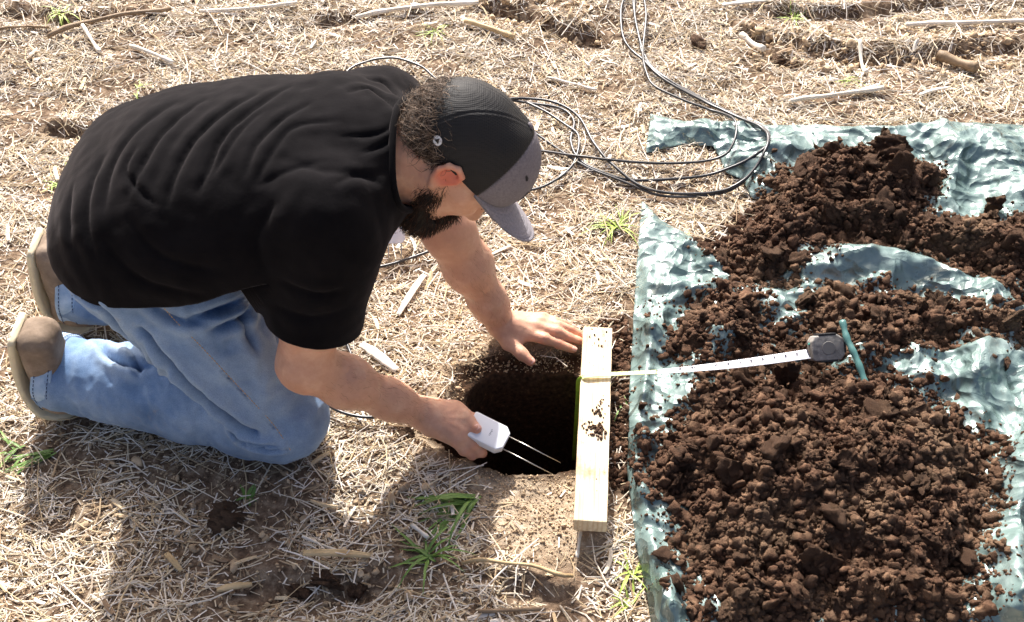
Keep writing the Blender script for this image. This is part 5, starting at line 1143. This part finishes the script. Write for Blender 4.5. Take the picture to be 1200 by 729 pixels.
# ================================================================== stalks, husks and sticks one can pick out
def stalk_mat(name, a_, b_):
    m = M(name, rough=.6, spec=.3); m.set('Base Color', m.ramp(m.noise(25, 5, .65, m.co((1, 1, 1))), [(.3, rgb(a_)), (.7, rgb(b_))])); m.bump(m.noise(120, 3), .3, .001); return m.m
pale, tan, brown = stalk_mat('pale_stalk', '#cfc3ae', '#f2ebdf'), stalk_mat('tan_stalk', '#a78c64', '#d2ba91'), stalk_mat('brown_stalk', '#6e5a45', '#a38c70')
for (p0_, p1_, r, mt, lb, bend) in [((418, 25), (560, 5), .0055, pale, 'thick pale corn stalk at the top edge above the man\'s shoulder', .01), ((58, 50), (200, 13), .0055, brown, 'bent brown stalk lying at upper left', .03), ((235, 21), (350, 13), .0045, pale, 'thin pale stalk near the top edge left of centre', .0),
        ((1060, 34), (1240, 29), .0055, pale, 'long straight pale stalk at the top right edge', .004), ((925, 124), (1032, 111), .005, pale, 'pale split stalk lying just above the far tarp edge', .01), ((545, 31), (602, 50), .006, tan, 'short tan stalk piece right of the thick pale stalk', 0), ((155, 62), (205, 80), .0045, pale, 'short pale stalk below the bent brown stalk', 0),
        ((868, 43), (894, 64), .0075, pale, 'broken whitish stalk stub standing in the furrow', 0), ((1098, 68), (1142, 88), .0115, brown, 'thick dark stalk stump lying in the furrow at upper right', 0), ((541, 664), (672, 674), .0030, tan, 'long thin stem across the straw below the grass tufts and pit', .02), ((355, 632), (398, 650), .0022, pale, 'thin white stem above the flat tan husk', 0),
        ((520, 395), (470, 402), .0, tan, '', 0), ((680, 625), (676, 655), .0028, pale, 'thin whitish stem just below the end of the board', 0), ((0, 40), (60, 38), .003, brown, 'thin dark stalk at the upper left edge', .01), ((100, 40), (120, 70), .0045, pale, 'short white stalk upright beside the bent brown stalk', 0),
        ((430, 455), (520, 447), .0, tan, '', 0), ((560, 720), (640, 716), .003, brown, 'brown stem at the bottom edge below the pit', .0), ((482, 618), (502, 634), .0032, pale, 'short pale stalk left of the grass tuft', 0), ((560, 160), (620, 158), .0, tan, '', 0), ((640, 95), (700, 110), .003, pale, 'pale stem between cap and cable bundle', .01), ((1005, 58), (1014, 90), .0045, pale, 'pale upright husk sliver in the furrow at upper right', 0)]:
    if r == 0: continue
    q = np.array([px(p0_[0] + (p1_[0] - p0_[0]) * t, p0_[1] + (p1_[1] - p0_[1]) * t, 0) for t in np.linspace(0, 1, 14)]); d = nrm(q[-1] - q[0]); n_ = A(-d[1], d[0], 0); t = np.linspace(0, 1, 14); q += n_ * (.35 * bend * (np.sin(t * 5) + .4 * np.sin(t * 12)))[:, None]
    z = H(q[:, 0], q[:, 1]); z = np.polyval(np.polyfit(t, z, 2), t); z = z + max(0, np.quantile(H(q[:, 0], q[:, 1]) - z, .8)) + r + .006; q[:, 2] = z
    rr = r * (1 + .12 * np.sin(t * 9) + .2 * (np.abs((t * 3) % 1 - .5) < .08)); v_, f_ = tube(q, rr, 9); tag(link('corn_stalk', from_quads('corn_stalk', v_, f_), mt), lb, 'stalk')
def husk(p0_, p1_, w, mt, lb, curl=.25, seed=0):
    a_, b_ = px(*p0_), px(*p1_); d = nrm(b_ - a_); s_ = A(-d[1], d[0], 0); L = np.linalg.norm(b_ - a_); rg = np.random.default_rng(seed); V = []; nu, nv = 16, 7
    z0 = max(H(np.array([p[0]]), np.array([p[1]]))[0] for p in (a_, b_, (a_ + b_) / 2)) + .008
    for i in range(nu):
        t = i / (nu - 1); ww = w * (.55 + .45 * math.sin(math.pi * min(1, .15 + t * .8))) * (1 + .12 * rg.normal() * .5)
        for j in range(nv): q = j / (nv - 1) * 2 - 1; V.append(a_ + d * L * t + s_ * q * ww / 2 + A(0, 0, z0 + curl * w * (1 - q * q) * .8 + .003 * math.sin(t * 4) + .0006 * math.sin(q * 14)))
    F = [(i * nv + j, i * nv + j + 1, (i + 1) * nv + j + 1, (i + 1) * nv + j) for i in range(nu - 1) for j in range(nv - 1)]; o = link('corn_husk', np_mesh('corn_husk', np.array(V), np.array(F)), mt); md = o.modifiers.new('thickness', 'SOLIDIFY'); md.thickness = .0006; tag(o, lb, 'husk')
husk((497, 326), (466, 373), .014, pale, 'narrow white husk lying right of the man\'s chest', .2, 1); husk((424, 408), (466, 438), .019, pale, 'broad white husk above the reaching forearm', .15, 2); husk((357, 656), (436, 658), .013, tan, 'flat tan husk on the straw in the foreground', .1, 3)
husk((196, 652), (214, 672), .010, tan, 'small tan husk chip in the foreground left of the flat husk', .1, 4); husk((255, 694), (296, 686), .011, tan, 'dull tan husk near the bottom edge below the man\'s knee', .2, 5); husk((845, 12), (925, 4), .014, pale, 'white husk at the top edge right of the cables', .2, 6)
husk((1075, 118), (1110, 108), .009, pale, 'small white husk above the far tarp edge', .2, 7)

# ================================================================== grass and weeds
gmat = M('grass_blade', rough=.5, spec=.35); gmat.set('Base Color', gmat.mix(gmat.noise(40, 3), rgb('#47692f'), rgb('#7f9d4c'))); gmat.b.inputs['Subsurface Weight'].default_value = .1
gy = M('grass_light', rough=.5, spec=.35); gy.set('Base Color', gy.mix(gy.noise(40, 3), rgb('#7f9f3c'), rgb('#b3bf5f')))
def tuft(u, v, n, L, w, spread, lb, mt, seed, lean=(0, 0), up=.7):
    rg = np.random.default_rng(seed); c_ = px(u, v); c_[2] = gz(c_[0], c_[1]); root = tag(empty('grass_tuft', tuple(c_)), lb, 'grass tuft')
    for k in range(n):
        an = rg.uniform(0, 6.28); l_ = L * rg.uniform(.6, 1.15); d = A(math.cos(an) * spread + lean[0], math.sin(an) * spread + lean[1], up); d = nrm(d); pts = []; p = c_ + A(rg.normal(0, .006), rg.normal(0, .006), 0)
        for i in range(9): pts.append(p.copy()); p = p + d * l_ / 8; d = nrm(d + A(0, 0, -.20) + A(*(rg.normal(0, .05, 3))))
        pts = np.array(pts); pts[:, 2] = np.maximum(pts[:, 2], H(pts[:, 0], pts[:, 1]) + .004); T = np.gradient(pts, axis=0); T /= np.linalg.norm(T, axis=1)[:, None]; V = []
        for i in range(9):
            s_ = nrm(np.cross(T[i], A(.1, .2, 1))); ww = w * (1 - (i / 8.) ** 2.2) * (.6 + .4 * min(1, i / 2)) + .0002; nn = np.cross(s_, T[i]); V += [pts[i] - s_ * ww / 2, pts[i] + nn * ww * -.2, pts[i] + s_ * ww / 2]
        F = [(i * 3 + j, i * 3 + j + 1, i * 3 + j + 4, i * 3 + j + 3) for i in range(8) for j in range(2)]
        link('blade', np_mesh('blade', np.array(V), np.array(F)), mt, root)
tuft(555, 584, 24, .115, .0065, .55, 'dark green grass tuft fanned out beside the bare dirt below the pit', gmat.m, 1, (-.75, -.55), .45)
tuft(505, 655, 16, .085, .0055, .6, 'smaller green grass tuft left of the long thin stem', gmat.m, 2, (-.2, .2), .5)
tuft(722, 268, 30, .07, .0034, .8, 'bright green grass clump left of the tarp corner', gy.m, 3, (0, .1), .6)
tuft(60, 535, 8, .10, .0055, .35, 'green grass blades lying left of the man\'s shoe', gmat.m, 4, (-1.0, -.35), .2)
tuft(290, 582, 7, .025, .007, .9, 'tiny green weed in the shadow below the knee', gmat.m, 5, (0, 0), .5)
tuft(512, 42, 14, .055, .0034, .8, 'green grass clump near the top edge above the cap', gy.m, 6, (0, 0), .5)
tuft(75, 22, 16, .06, .0034, .8, 'green grass clump in the upper left corner', gy.m, 7, (.3, 0), .5)
tuft(100, 190, 14, .05, .0032, .8, 'sparse green weeds left of the man\'s back', gy.m, 8, (0, 0), .4)
tuft(72, 215, 12, .05, .0032, .8, 'sparse green weeds left of the man\'s waist', gy.m, 9, (0, 0), .4)
tuft(745, 672, 12, .055, .0036, .7, 'light green grass beside the lower left tarp edge', gy.m, 10, (-.1, .2), .6)
tuft(735, 705, 8, .05, .0036, .7, 'light green grass at the bottom edge left of the tarp', gy.m, 11, (0, .2), .6)
tuft(930, 22, 16, .05, .0034, .8, 'pale green grass by the furrow near the top edge', gy.m, 12, (0, 0), .5)
tuft(995, 95, 10, .045, .0034, .8, 'small green weed above the middle of the far tarp edge', gy.m, 13, (0, 0), .5)
tuft(165, 108, 8, .04, .0030, .8, 'small green weed touching the man\'s upper back outline', gy.m, 14, (0, 0), .5)
tuft(730, 480, 3, .03, .003, .6, 'tiny green sprout by the right side of the board', gmat.m, 15, (0, 0), .6)
tuft(25, 528, 6, .06, .005, .5, 'green grass blades at the left edge below the shoe', gmat.m, 16, (-.5, -.2), .3)
